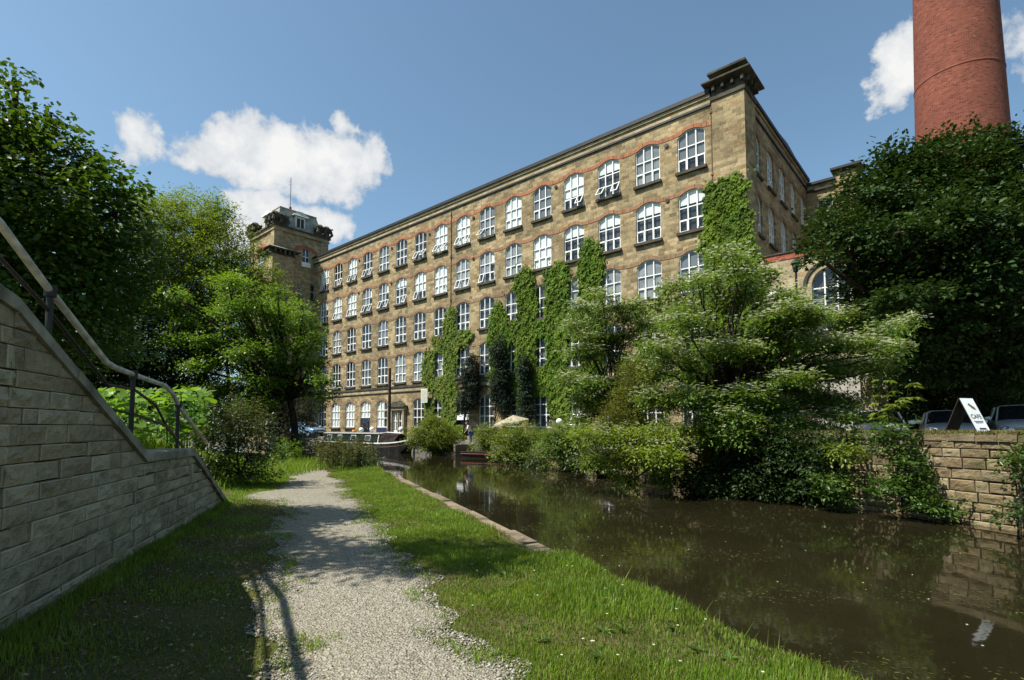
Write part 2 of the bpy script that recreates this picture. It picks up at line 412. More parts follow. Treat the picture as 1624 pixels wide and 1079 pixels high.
# ------------------------------------------------------------------ camera, sun, sky
cam = bpy.data.cameras.new('camera'); camo = bpy.data.objects.new('camera', cam); COL.objects.link(camo)
cam.sensor_width = 36; cam.lens = FPX / 1624 * 36; cam.shift_y = 88.5 / 1624
camo.location = (0, 0, CAM_H); camo.rotation_euler = (rad(90) + PITCH, 0, 0)
cam.clip_start = .05; cam.clip_end = 6000
sc.camera = camo
SUN_EL = rad(56); SH = nrm(np.array([-0.93, -0.36]))
SUNV = np.array([SH[0] * math.cos(SUN_EL), SH[1] * math.cos(SUN_EL), math.sin(SUN_EL)])
sl = bpy.data.lights.new('sun', 'SUN'); sl.energy = 5.0; sl.angle = rad(.5); sl.color = (1, .95, .86)
so = bpy.data.objects.new('sun', sl); COL.objects.link(so)
so.rotation_euler = Vector(SUNV).to_track_quat('Z', 'Y').to_euler()

W = bpy.data.worlds.new('World'); sc.world = W; W.use_nodes = True
wt = W.node_tree; wt.nodes.clear()
class WT(NT):
    def __init__(self): self.t = wt; self.out = wt.nodes.new('ShaderNodeOutputWorld')
w = WT()
sky = w.n('ShaderNodeTexSky', sky_type='NISHITA', sun_disc=False, sun_elevation=SUN_EL, sun_rotation=math.atan2(SH[0], SH[1]), altitude=120., air_density=1.0, dust_density=1.2, ozone_density=1.0)
gen = w.n('ShaderNodeTexCoord').outputs['Generated']
skyc = w.n('ShaderNodeHueSaturation', Saturation=.92, Value=1.0); w.set(skyc.inputs['Color'], sky.outputs[0])
skyc = w.mix(1.0, skyc.outputs[0], (.80, .98, .98), 'MULTIPLY')
n1 = w.noise(7.0, gen, 9, .62); n2 = w.noise(26.0, gen, 7, .65)
nn = w.math('ADD', w.math('MULTIPLY', w.math('SUBTRACT', n1, .5), 2.6), w.math('MULTIPLY', w.math('SUBTRACT', n2, .5), 1.3))
wn1 = w.n('ShaderNodeTexNoise', Scale=11.0, Detail=5.0, Roughness=.6); w.set(wn1.inputs['Vector'], gen)
wv = w.n('ShaderNodeVectorMath', operation='MULTIPLY_ADD'); w.set(wv.inputs[0], wn1.outputs['Color']); wv.inputs[1].default_value = (.11, .11, .11)
wv2 = w.n('ShaderNodeVectorMath', operation='SUBTRACT'); w.set(wv2.inputs[0], gen); wv2.inputs[1].default_value = (.055, .055, .055); w.set(wv.inputs[2], wv2.outputs[0])
gwarp = wv.outputs[0]
def dotn(vec):
    nd = w.n('ShaderNodeVectorMath', operation='DOT_PRODUCT'); w.set(nd.inputs[0], gwarp); nd.inputs[1].default_value = tuple(vec); return nd.outputs['Value']
# clouds: (px, py, rx, ry, density) turned into directions on the sky
CL = [(440, 245, 105, 52, 1.0), (530, 265, 70, 48, 1.0), (360, 240, 75, 40, .95), (310, 250, 45, 22, .75), (543, 195, 16, 22, .6),
      (395, 268, 70, 30, .9), (225, 225, 44, 34, .72), (215, 252, 34, 24, .45), (420, 335, 62, 34, .85), (510, 350, 52, 30, .85), (395, 380, 60, 30, 1.0), (430, 400, 80, 40, .9),
      (590, 250, 26, 34, .55), (1425, 115, 46, 55, 1.0), (1470, 90, 60, 60, 1.0), (1410, 145, 40, 18, .7), (1640, 50, 60, 40, .6), (1640, 110, 60, 30, .5),
      (-300, 120, 160, 70, .9), (2000, 260, 200, 80, .9)]
dens = None; shade = None
for (px, py, rx, ry, k) in CL:
    c = nrm(ray(px, py)); ex = nrm(ray(px + 1, py) - ray(px - 1, py)); ex = nrm(ex - c * np.dot(ex, c)); ey = np.cross(ex, c) * -1
    ey = np.cross(c, ex)
    sxy = np.linalg.norm(ray(px, py))
    rx *= 1.08; ry *= 1.14
    RX = np.linalg.norm(np.cross(c, nrm(ray(px + rx, py)))); RY = np.linalg.norm(np.cross(c, nrm(ray(px, py + ry))))
    dx = w.math('MULTIPLY', dotn(ex), 1 / RX); dy = w.math('MULTIPLY', dotn(ey), 1 / RY)
    d2 = w.math('ADD', w.math('MULTIPLY', dx, dx), w.math('MULTIPLY', dy, dy))
    d2 = w.math('ADD', d2, w.math('MULTIPLY', w.math('LESS_THAN', dotn(c), 0), 100))
    q = w.math('MULTIPLY', w.math('SUBTRACT', 1.0, w.math('SQRT', d2)), k)
    dens = q if dens is None else w.math('SMOOTH_MAX', dens, q, .25)
dd = w.math('ADD', w.math('MULTIPLY', dens, 1.6), w.math('MULTIPLY', nn, w.maprange(dens, -.8, -.1, 0, 1)))
alpha = w.maprange(dd, -.02, .62); alpha = w.math('MULTIPLY', alpha, w.math('SUBTRACT', 2., alpha))
cc = w.ramp(w.math('ADD', w.math('MULTIPLY', dd, .30), w.math('MULTIPLY', w.math('ADD', n1, w.math('MULTIPLY', n2, .5)), .62)), [(.34, (.50, .55, .62)), (.60, (.74, .77, .80)), (.92, (.96, .96, .94))])
SKY_STR = .100
ccs = w.mix(1.0, cc, (.585 / SKY_STR,) * 3, 'MULTIPLY')
bg = w.n('ShaderNodeBackground', Strength=SKY_STR)
w.set(bg.inputs['Color'], w.mix(w.math('MULTIPLY', alpha, .97), skyc, ccs))
wt.links.new(bg.outputs[0], w.out.inputs[0])
vs = sc.view_settings; vs.view_transform = 'Standard'; vs.look = 'None'; vs.exposure = 0.76; vs.gamma = 1.0; vs.use_curve_mapping = False
sc.cycles.max_bounces = 7; sc.cycles.diffuse_bounces = 3; sc.cycles.glossy_bounces = 3; sc.cycles.transmission_bounces = 4; sc.cycles.transparent_max_bounces = 8
sc.cycles.caustics_reflective = False; sc.cycles.caustics_refractive = False; sc.cycles.sample_clamp_indirect = 4.0
sc.cycles.use_denoising = True
# ------------------------------------------------------------------ ground, canal, path
WATER_Z = -0.5
BE = 3.13
def b_edge(a): return BE if a < 26 else BE - .492 * (a - 26)
def pshift(a): return 0.0 if a < 21 else -.042 * min(a - 21, 10) ** 2 - .84 * max(a - 31, 0)
# ramp wall (plane in world coordinates)
WB0 = np.array([-3.915, 4.123, 0]); WE = nrm(np.array([-2.253, 7.374, 0])); WN = np.array([WE[1], -WE[0], 0])
def wall_s(px, py, off=0.0):
    p = onplane(px, py, WB0 - WN * off, WN); return float(np.dot(p - WB0, WE)), float(p[2])
def wall_p(s, z, off=0.0): return WB0 + WE * s + WN * off + np.array([0, 0, z])
RAMP_TOP = [(-3.2, 3.2)] + [wall_s(*p) for p in ((22, 470), (228, 717), (304, 711), (361, 800))]
RAMP_END = RAMP_TOP[-1][0]
def ramp_z(s):
    xs = [p[0] for p in RAMP_TOP]; zs = [p[1] for p in RAMP_TOP]
    return float(np.interp(s, xs, zs))
def hnoise(x, y):
    return .5 * math.sin(.31 * x + 1.3) * math.sin(.27 * y + .4) + .5 * math.sin(.13 * x - .22 * y)
def left_hill(x, y):
    """bank on the left behind the wall and the hedge"""
    a, b = toab(x, y); d = max(0.0, -1.6 + pshift(a) - b)
    return .30 * d if d < 14 else 4.2 + .12 * (d - 14)
def lz(x, y):
    a, b = toab(x, y)
    s = np.dot(np.array([x, y, 0]) - WB0, WE); dist = np.dot(np.array([x, y, 0]) - WB0, WN)
    z = 0.0
    if s < RAMP_END and dist < -.05:
        z = max(0.0, ramp_z(s) - .3) + max(0, -dist - 1.6) * .22
        return z + .1 * hnoise(x, y) * min(1, max(0, -dist - 1))
    z = left_hill(x, y)
    return z + min(1, z) * .25 * hnoise(x, y)

me_v = []; rows_n = None; stations = list(np.arange(-14, 14.01, .5)) + list(np.arange(15, 60, 1.)) + [62, 66, 72, 80, 95, 120]
for a in stations:
    be = b_edge(a); ps = pshift(a)
    offs = [be, be, be - .32, min(2.5, be - .7), min(1.3, be - 1.4) + ps * .3, -.25 + ps]
    base = offs[-1]
    x, y = ab(a, base)
    # wall line in b at this a
    p0_ = ab(a, 0.); bw = -float(np.dot(np.array([*p0_, 0]) - WB0, WN)) / float(CB[0] * WN[0] + CB[1] * WN[1])
    if a < 12.9: more = [bw - .14, bw - .34, bw - 1.6, bw - 3]
    else: more = [base - .5, base - .9, base - 2, base - 3.4]
    offs += more + [base - 6, base - 10, base - 15, base - 22, base - 40, base - 90, base - 260]
    zs = []
    for i, b in enumerate(offs):
        x, y = ab(a, b)
        z = WATER_Z - 1.3 if i == 0 else (0.0 if i < 6 or (i == 6 and a < 12.9) else lz(x, y))
        if i == 1: z = -.05
        me_v.append((x, y, z))
    rows_n = len(offs)
F = []
for i in range(len(stations) - 1):
    for j in range(rows_n - 1):
        k = i * rows_n + j
        F.append((k, k + 1, k + rows_n + 1, k + rows_n))
F = np.array(F)[:, ::-1]
tag(link('towpath_bank', np_mesh('towpath_bank', me_v, F, M['turf'], smooth=False)), kind='structure')

# far side of the canal: quay top edge polyline
FE = [(15.2, -14), (13.4, 0), (11.6, 6.6), (10.26, 10.68), (9.54, 12.82), (7.39, 16.04), (4.9, 21.3), (2.74, 26.18), (.1, 32.6), (-3.32, 41.5), (-10.8, 48.1), (-18.3, 54.7), (-33, 67.6), (-62, 93)]
def fe_z(i):
    y = FE[i][1]
    return float(np.interp(y, [13.5, 17, 22, 27], [1.46, 1.4, .7, .35]))
NSUB = 4
fp = []; fz = []
for i in range(len(FE) - 1):
    for k in range(NSUB):
        t_ = k / NSUB; fp.append((FE[i][0] * (1 - t_) + FE[i + 1][0] * t_, FE[i][1] * (1 - t_) + FE[i + 1][1] * t_))
fp.append(FE[-1])
def quay_z(y): return float(np.interp(y, [13.5, 17, 22, 27], [1.46, 1.4, .7, .35]))
def rz(x, y, off):
    zt = quay_z(y); zin = float(np.interp(y, [13, 22, 30], [.78, .7, .55])); 
    return zt if off < 1.25 else (zin if off < 4 else float(np.interp(off, [4, 10, 20], [zin, .85, .9])))
V = []; offr = [.12, .12, .5, 1.2, 1.45, 4, 10, 20, 45, 90, 300]
for (x, y) in fp:
    for j, o in enumerate(offr):
        X, Y = x + CB[0] * o, y + CB[1] * o
        V.append((X, Y, WATER_Z - 1.3 if j == 0 else rz(x, y, o)))
R = len(offr); F = []
for i in range(len(fp) - 1):
    for j in range(R - 1):
        k = i * R + j; F.append((k, k + 1, k + R + 1, k + R))
tag(link('mill_yard', np_mesh('mill_yard', V, np.array(F), M['yard'])), kind='structure')

# base sheet to the horizon, under everything, and the water
m = MB(); m.face([(-3000, -3000, -1.75), (3000, -3000, -1.75), (3000, 3000, -1.75), (-3000, 3000, -1.75)])
tag(m.build('ground', M['turf']), kind='structure')
ne = [ab(a, b_edge(a) - .02) for a in (-14, 0, 10, 20, 26, 40, 60, 80, 100)]
V = []; 
npl = [ab(-14 + i * 114 / 60, b_edge(-14 + i * 114 / 60) - .04) for i in range(61)]
fl = np.array(FE, float); seg = np.r_[0, np.cumsum(np.linalg.norm(np.diff(fl, axis=0), axis=1))]
for i in range(61):
    s_ = seg[-1] * i / 60; fx = np.interp(s_, seg, fl[:, 0]) + .03; fy = np.interp(s_, seg, fl[:, 1])
    for k in range(5):
        t_ = k / 4; V.append((npl[i][0] * (1 - t_) + fx * t_, npl[i][1] * (1 - t_) + fy * t_, WATER_Z))
F = [(i * 5 + k, i * 5 + k + 1, i * 5 + k + 6, i * 5 + k + 5) for i in range(60) for k in range(4)]
tag(link('canal_water', np_mesh('canal_water', V, np.array(F), M['water'])), kind='structure')

# gravel towpath: ragged edges, 4 mm above the bank
def path_l(a):
    n_ = .10 * math.sin(a * 1.9) + .07 * math.sin(a * 4.7 + 1) + .05 * math.sin(a * 9.1)
    wide = -1.05 * math.exp(-((a - 13.6) / 1.15) ** 2) if a > 12.9 else -1.05 * math.exp(-((a - 13.6) / .75) ** 2)
    return -.16 + n_ + wide + pshift(a)
def path_r(a): return 1.24 + .09 * math.sin(a * 2.3 + .7) + .06 * math.sin(a * 5.9) + .05 * math.sin(a * 11.3 + 2) + pshift(a) * .96
V = []; F = []; A = np.arange(-6, 46, .12)
for a in A:
    l, r = path_l(a), path_r(a)
    for k in range(9):
        b = l + (r - l) * k / 8; x, y = ab(a, b)
        z = (0 if a < 21 else lz(x, y)) + .006 + .016 * math.sin(math.pi * k / 8) + .006 * math.sin(a * 2.7 + k)
        V.append((x, y, z))
F = [(i * 9 + k, i * 9 + k + 1, i * 9 + k + 10, i * 9 + k + 9) for i in range(len(A) - 1) for k in range(8)]
tag(link('towpath', np_mesh('towpath', V, np.array(F), M['gravel'], smooth=True)), kind='structure')

# loose stones of the path: one uncountable mass
def pebbles(name, P, size, mat):
    n = len(P)
    base = np.array([[1, 0, 0], [0, 1, 0], [-1, 0, 0], [0, -1, 0], [0, 0, 1], [0, 0, -1.]])
    fa = np.array([[0, 1, 4], [1, 2, 4], [2, 3, 4], [3, 0, 4], [1, 0, 5], [2, 1, 5], [3, 2, 5], [0, 3, 5]])
    th = rng.uniform(0, 2 * np.pi, n); ct, st = np.cos(th), np.sin(th)
    V = base[None] * (size[:, None, None] * rng.uniform(.55, 1.1, (n, 6, 1)) * np.array([1, 1, .6])[None, None])
    X = V[..., 0] * ct[:, None] - V[..., 1] * st[:, None]; Y = V[..., 0] * st[:, None] + V[..., 1] * ct[:, None]
    V = np.stack([X, Y, V[..., 2]], -1) + P[:, None, :]
    F = fa[None] + (np.arange(n) * 6)[:, None, None]
    return link(name, np_mesh(name, V.reshape(-1, 3), F.reshape(-1, 3), mat, np.repeat(rng.random(n), 8)))
n = 60000
a = 1.2 + rng.random(n) ** 1.7 * 16; fr = rng.random(n)
L_ = np.array([path_l(x) for x in a]); R_ = np.array([path_r(x) for x in a])
u_ = np.where(rng.random(n) < .45, np.where(rng.random(n) < .5, np.abs(rng.normal(0, .12, n)), 1 - np.abs(rng.normal(0, .14, n))), fr)
b = L_ - .1 + (R_ - L_ + .2) * np.clip(u_, -.03, 1.03)
P = np.stack([b * CB[0] + a * CA[0], b * CB[1] + a * CA[1], np.full(n, .012)], 1)
sz = rng.gamma(3.0, .0027, n).clip(.004, .026)
tag(pebbles('gravel', P, sz, M['pebble']), kind='stuff')

# stone edging along the water
edge = thing('canal_edging', 'narrow strip of worn edging stones between grass verge and water', 'edging', (*ab(12, 3.1), -.1))
m = MB(); aa = 5.6
while aa < 25.5:
    L = rng.uniform(.8, 1.5); b0 = b_edge(aa) - .20 + rng.uniform(-.02, .02); b1 = b_edge(aa) + .03 + rng.uniform(-.015, .015)
    z1 = .015 + rng.uniform(-.015, .015)
    c = [ab(aa + .01, b0), ab(aa + .01, b1), ab(aa + L - .01, b1 + rng.uniform(-.01, .01)), ab(aa + L - .01, b0)]
    top = [(p[0], p[1], z1 + rng.uniform(-.008, .008)) for p in c]; bot = [(p[0], p[1], -.62) for p in c]
    r_ = rng.random(); m.face(top, rn=r_)
    for i in range(4): m.face([bot[i], bot[(i + 1) % 4], top[(i + 1) % 4], top[i]], rn=r_)
    aa += L
o = m.build('stones', M['edge_stone'], None); o.parent = edge; o.location = -Vector(edge.location)
for md in [o.modifiers.new('bevel', 'BEVEL')]: md.width = .015; md.segments = 2
# ------------------------------------------------------------------ masonry walls built of blocks
def clip_half(poly, a, b, c):
    """keep a*s+b*z<=c"""
    out = []
    for i in range(len(poly)):
        p, q = poly[i], poly[(i + 1) % len(poly)]
        dp = a * p[0] + b * p[1] - c; dq = a * q[0] + b * q[1] - c
        if dp <= 0: out.append(p)
        if (dp < 0 < dq) or (dq < 0 < dp):
            t_ = dp / (dp - dq); out.append((p[0] + (q[0] - p[0]) * t_, p[1] + (q[1] - p[1]) * t_))
    return out
def inset(poly, d):
    c = np.mean(poly, axis=0); n = len(poly); res = []
    for i in range(n):
        p0, p1, p2 = (np.array(poly[(i + k - 1) % n]) for k in range(3))
        e1 = nrm(p1 - p0); e2 = nrm(p2 - p1); n1 = np.array([-e1[1], e1[0]]); n2 = np.array([-e2[1], e2[0]])
        bis = n1 + n2; l = np.dot(bis, n1)
        res.append(tuple(p1 + bis * (d / max(l, .35))))
    return res
def block_wall(m, frame, top, z0, course, length, depth=(.0, .03), joint=.007, bev=.014, mi=0, rough=.011):
    """frame(s,z,off)->xyz ; top = polyline of (s,z)"""
    for (sa, za), (sb, zb) in zip(top[:-1], top[1:]):
        if sb - sa < 1e-3: continue
        pass
    smin, smax = top[0][0], top[-1][0]; zmax = max(p[1] for p in top)
    z = z0; row = 0
    while z < zmax:
        h = rng.uniform(*course); s = smin - rng.uniform(0, .5)
        while s < smax:
            L = rng.uniform(*length); 
            jt = joint; joint = jt * (3.2 if rng.random() < .14 else rng.uniform(.6, 1.4))
            rect = [(s + joint, z + joint), (s + L - joint, z + joint), (s + L - joint, z + h - joint), (s + joint, z + h - joint)]; joint = jt
            for (sa, za), (sb, zb) in zip(top[:-1], top[1:]):
                if sb - sa < 1e-3 or sb < s or sa > s + L: continue
                p = clip_half(rect, -1, 0, -sa); p = clip_half(p, 1, 0, sb) if p else p
                k = (zb - za) / (sb - sa)
                p = clip_half(p, -k, 1, za - k * sa) if len(p) > 2 else p
                if len(p) < 3: continue
                pa = np.array(p); wd = pa[:, 0].max() - pa[:, 0].min(); hg = pa[:, 1].max() - pa[:, 1].min()
                if wd < .022 or hg < .022: continue
                q = [p[0]]
                for v in p[1:]:
                    if np.hypot(v[0] - q[-1][0], v[1] - q[-1][1]) > .012: q.append(v)
                if len(q) > 2 and np.hypot(q[0][0] - q[-1][0], q[0][1] - q[-1][1]) < .012: q.pop()
                if len(q) < 3: continue
                p = q; d = rng.uniform(*depth); r_ = rng.random()
                f = inset(p, min(bev, .25 * min(wd, hg)))
                b3 = [frame(v[0], v[1], -.06) for v in p]; e3 = [frame(v[0], v[1], d - bev * .5) for v in p]
                f3 = [frame(v[0], v[1], d + rng.uniform(-.012, .012)) for v in f]
                c2 = np.mean(f, axis=0); c3 = frame(c2[0] + rng.normal(0, .02), c2[1] + rng.normal(0, .015), d + rng.uniform(-.004, .03))
                uo = (rng.uniform(0, 40), rng.uniform(0, 40))
                U = lambda v: (v[0] + uo[0], v[1] + uo[1])
                n = len(p)
                grid = n == 4 and abs(p[0][1] - p[1][1]) < 1e-6 and abs(p[2][1] - p[3][1]) < 1e-6 and abs(p[1][0] - p[2][0]) < 1e-6
                if grid and rough > 0:
                    # rock-faced block: a small grid pushed in and out
                    (xa, za), (xb, zb) = f[0], f[2]; nx = max(3, int((xb - xa) / .055)); nz = max(3, int((zb - za) / .055))
                    H = rng.normal(0, 1, (nz + 1, nx + 1)); H = H + np.roll(H, 1, 0) + np.roll(H, 1, 1) + .5 * rng.normal(0, 1, H.shape)
                    tx, tz = rng.normal(0, .5, 2)
                    G = [[frame(xa + (xb - xa) * i / nx, za + (zb - za) * k / nz, d + rough * (H[k][i] * .42 + tx * (i / nx - .5) + tz * (k / nz - .5) + .55) * (.25 if i in (0, nx) or k in (0, nz) else 1)) for i in range(nx + 1)] for k in range(nz + 1)]
                    UV_ = [[U((xa + (xb - xa) * i / nx, za + (zb - za) * k / nz)) for i in range(nx + 1)] for k in range(nz + 1)]
                    for k in range(nz):
                        for i in range(nx): m.face([G[k][i], G[k][i + 1], G[k + 1][i + 1], G[k + 1][i]], mi, [UV_[k][i], UV_[k][i + 1], UV_[k + 1][i + 1], UV_[k + 1][i]], r_)
                    R4 = [[G[0][i] for i in range(nx + 1)], [G[k][nx] for k in range(nz + 1)], [G[nz][nx - i] for i in range(nx + 1)], [G[nz - k][0] for k in range(nz + 1)]]
                    for e in range(4):
                        q = R4[e]; c0, c1 = np.array(e3[e]), np.array(e3[(e + 1) % 4]); nn2 = len(q) - 1
                        for k in range(nn2): m.face([c0 + (c1 - c0) * k / nn2, c0 + (c1 - c0) * (k + 1) / nn2, q[k + 1], q[k]], mi, [U(p[e])] * 4, r_)
                        m.face([b3[e], b3[(e + 1) % 4], e3[(e + 1) % 4], e3[e]], mi, [U(p[e]), U(p[(e + 1) % 4]), U(p[(e + 1) % 4]), U(p[e])], r_)
                    continue
                for i in range(n):
                    j = (i + 1) % n
                    m.face([b3[i], b3[j], e3[j], e3[i]], mi, [U(p[i]), U(p[j]), U(p[j]), U(p[i])], r_)
                    m.face([e3[i], e3[j], f3[j], f3[i]], mi, [U(p[i]), U(p[j]), U(f[j]), U(f[i])], r_)
                    m.face([f3[i], f3[j], c3], mi, [U(f[i]), U(f[j]), U(c2)], r_)
            s += L
        z += h; row += 1

# --- grey retaining wall of the ramp on the left
rw = thing('ramp_wall', 'grey stone block wall with sloping coping rising on the left of the gravel path', 'stone wall', tuple(WB0 + WE * 3))
off = -Vector(rw.location)
m = MB()
fr = lambda s, z, o: WB0 + WE * s + WN * o + np.array([0, 0, z])
top_in = [(s, z - .12) for s, z in RAMP_TOP]
block_wall(m, fr, top_in, -.12, (.125, .205), (.18, .60), (-.006, .022), .004, .010, 0, .017)
o = m.build('block_face', M['ramp_block'], rw); o.location = off
m = MB()
for (sa, za), (sb, zb) in zip(top_in[:-1], top_in[1:]):
    P = [fr(sa, -.3, -.04), fr(sb, -.3, -.04), fr(sb, zb, -.04), fr(sa, za, -.04)]
    Q = [fr(sa, -.3, -.45), fr(sb, -.3, -.45), fr(sb, zb, -.45), fr(sa, za, -.45)]
    m.face(P); m.face(Q[::-1]); m.face([P[3], P[2], Q[2], Q[3]])
sE, zE = top_in[-1]
m.face([fr(sE, -.3, -.04), fr(sE, -.3, -.45), fr(sE, zE, -.45), fr(sE, zE, -.04)])
o = m.build('core', M['ramp_mortar'], rw); o.location = off
m = MB()
for (sa, za), (sb, zb) in zip(RAMP_TOP[:-1], RAMP_TOP[1:]):
    L = math.hypot(sb - sa, zb - za); n = max(1, round(L / .95)); dx, dz = (sb - sa) / L, (zb - za) / L
    for i in range(n):
        l0 = L * i / n + .004; l1 = L * (i + 1) / n - .004; j = rng.uniform(-.006, .006)
        C8 = []
        for l in (l0, l1):
            for (o_, h_) in ((.055 + j, -.125), (.055 + j, -.02), (.03 + j, .0), (-.48, .0), (-.48, -.125)):
                C8.append(fr(sa + dx * l - dz * h_ * 0, za + dz * l + h_, o_))
        r_ = rng.random()
        for k in range(5):
            k2 = (k + 1) % 5; m.face([C8[k], C8[k2], C8[k2 + 5], C8[k + 5]], rn=r_)
        m.face(C8[:5], rn=r_); m.face(C8[5:][::-1], rn=r_)
o = m.build('coping', M['coping'], rw); o.location = off

# --- handrail on the wall: worn pale top rail, black lower rails and posts
OFFR = .22
rl = thing('handrail', 'pale worn tube handrail on black iron posts above the grey ramp wall', 'handrail', tuple(wall_p(3, 1.2, -OFFR)))
off = -Vector(rl.location)
def rp(px, py): 
    s, z = wall_s(px, py, OFFR); return (s, z)
TOPR = [rp(*p) for p in ((-2, 352), (75, 456), (168, 574), (182, 583), (213, 595), (262, 612), (275, 626), (286, 648), (328, 703))]
s0, z0 = TOPR[0]; s1, z1 = TOPR[1]
sl_ = (z0 - z1) / (s1 - s0)
sl_ = .26
TOPR = [(s0 - 3.0, z0 + sl_ * 3.0)] + TOPR
p3 = lambda s, z: wall_p(s, z, -OFFR)
m = MB(); m.tube([p3(*q) for q in TOPR], .033, 12); o = m.build('top_rail', M['rail'], rl, smooth=True); o.location = off
m = MB()
st = [rp(*p) for p in ((0, 410), (75, 490), (170, 610), (213, 618), (247, 643), (262, 672), (292, 712))]
st = [(st[0][0] - 3.0, st[0][1] + sl_ * 3.0)] + st
m.tube([p3(*q) for q in st], .018, 8); o = m.build('middle_rail', M['iron'], rl, smooth=True); o.location = off
m = MB(); st = [rp(*p) for p in ((150, 640), (180, 650), (213, 657), (262, 675), (283, 700))]
m.tube([p3(*q) for q in st], .018, 8); o = m.build('lower_rail', M['iron'], rl, smooth=True); o.location = off
TS = [q[0] for q in TOPR]; TZ = [q[1] for q in TOPR]
for px in (-150, 75, 213, 286):
    s_ = rp(px, 560)[0] if px > 0 else TOPR[1][0] - 1.5
    zt = float(np.interp(s_, TS, TZ)); zb = ramp_z(s_) - .05
    m = MB(); m.tube([p3(s_, zb), p3(s_, zt + .02)], .028, 10); m.tube([p3(s_, zt - .05), p3(s_, zt + .055)], .05, 12)
    o = m.build('post', M['iron'], rl, smooth=False); o.location = off

# --- quay wall across the water on the right
qw = thing('quay_wall', 'mossy tan sandstone block wall rising from the water below the parked cars', 'stone wall', (9.9, 11.7, 0))
off = -Vector(qw.location)
mq = MB(); mc = MB(); mp = MB()
for i in range(0, 8):
    a0 = np.array([*FE[i], 0.]); a1 = np.array([*FE[i + 1], 0.])
    L = np.linalg.norm(a1 - a0); e = (a1 - a0) / L; nn_ = np.array([-e[1], e[0], 0])   # towards the water
    if np.dot(nn_, [-CB[0], -CB[1], 0]) < 0: nn_ = -nn_
    e_ = e
    f2 = lambda s, z, o, a0=a0, e=e, nn_=nn_: a0 + e * s + nn_ * o + np.array([0, 0, z])
    z0_, z1_ = quay_z(a0[1]), quay_z(a1[1])
    # seen from the water s runs to the left, so mirror to keep the faces outward
    f3 = lambda s, z, o, L=L, f2=f2: f2(L - s, z, o)
    topl = [(0, z1_ - .16), (L, z0_ - .16)]
    if i < 6: block_wall(mq, f3, topl, -1.0, (.17, .26), (.24, .62), (-.005, .04), .008, .018, 0, .013)
    else: block_wall(mq, f3, topl, -1.0, (.28, .34), (.6, 1.1), (0., .035), .009, .016, 0, 0)
    mp.face([f3(0, -1.2, -.04), f3(L, -1.2, -.04), f3(L, z0_ - .12, -.04), f3(0, z1_ - .12, -.04)])
    s_ = 0
    while s_ < L:
        l = min(rng.uniform(.4, .95), L - s_); hz = lambda s: z1_ + (z0_ - z1_) * s / L
        j = rng.uniform(0, .03); a_, b_ = s_ + .006, s_ + l - .006; r_ = rng.random()
        for (o0, o1, h0, h1) in ((.03 + j, -.5, -.165, rng.uniform(-.03, .02)),):
            P = [f3(a_, hz(a_) + h0, o0), f3(b_, hz(b_) + h0, o0), f3(b_, hz(b_) + h1, o0 - .02), f3(a_, hz(a_) + h1, o0 - .02)]
            Q = [f3(a_, hz(a_) + h0, o1), f3(b_, hz(b_) + h0, o1), f3(b_, hz(b_) + h1, o1), f3(a_, hz(a_) + h1, o1)]
            U = [(a_ + 7 * i, 0), (b_ + 7 * i, 0), (b_ + 7 * i, .22), (a_ + 7 * i, .22)]
            mc.face(P, uv=U, rn=r_); mc.face([P[3], P[2], Q[2], Q[3]], uv=U, rn=r_); mc.face([P[0], P[3], Q[3], Q[0]], uv=U, rn=r_); mc.face([P[1], Q[1], Q[2], P[2]], uv=U, rn=r_)
        s_ += l
o = mq.build('block_face', M['quay_block'], qw); o.location = off
o = mp.build('core', M['quay_mortar'], qw); o.location = off
o = mc.build('coping', M['quay_top'], qw); o.location = off
# ------------------------------------------------------------------ the mill (local frame: x right along the front, y into the building, z up)
ANG = rad(48.7)
MU = np.array([-math.sin(ANG), math.cos(ANG), 0]); MW = np.array([math.cos(ANG), math.sin(ANG), 0])
MK = np.array([13.05, 29.4, 0.0]); MRZ = math.atan2(-MU[1], -MU[0])
def mill_xy(x, y, z=0.0): return MK - MU * x + MW * y + np.array([0, 0, z])
def fac(px, py, off=0.0):
    """pixel on the front -> local x, z (off = metres in front of the wall)"""
    p = onplane(px, py, MK - MW * off, MW); return float(-np.dot(p - MK, MU)), float(p[2])
GZ = .55
BAY = 2.89
XW = [-(2.79 + BAY * k) for k in range(16)]
SILLS = [17.3, 13.5, 9.72, 5.86, 1.57]; SPR = [2.22, 2.22, 2.22, 2.36, 2.32]; RISE = .36; WW = 1.72
XL, XR = -48.65, .05
ARCN = 10
def arch_pts(xc, w, zs, rise, n=ARCN):
    r = (w * w / 4 + rise * rise) / (2 * rise); zc = zs + rise - r; a0 = math.asin(w / 2 / r)
    return [(xc + r * math.sin(-a0 + 2 * a0 * i / n), zc + r * math.cos(-a0 + 2 * a0 * i / n)) for i in range(n + 1)]
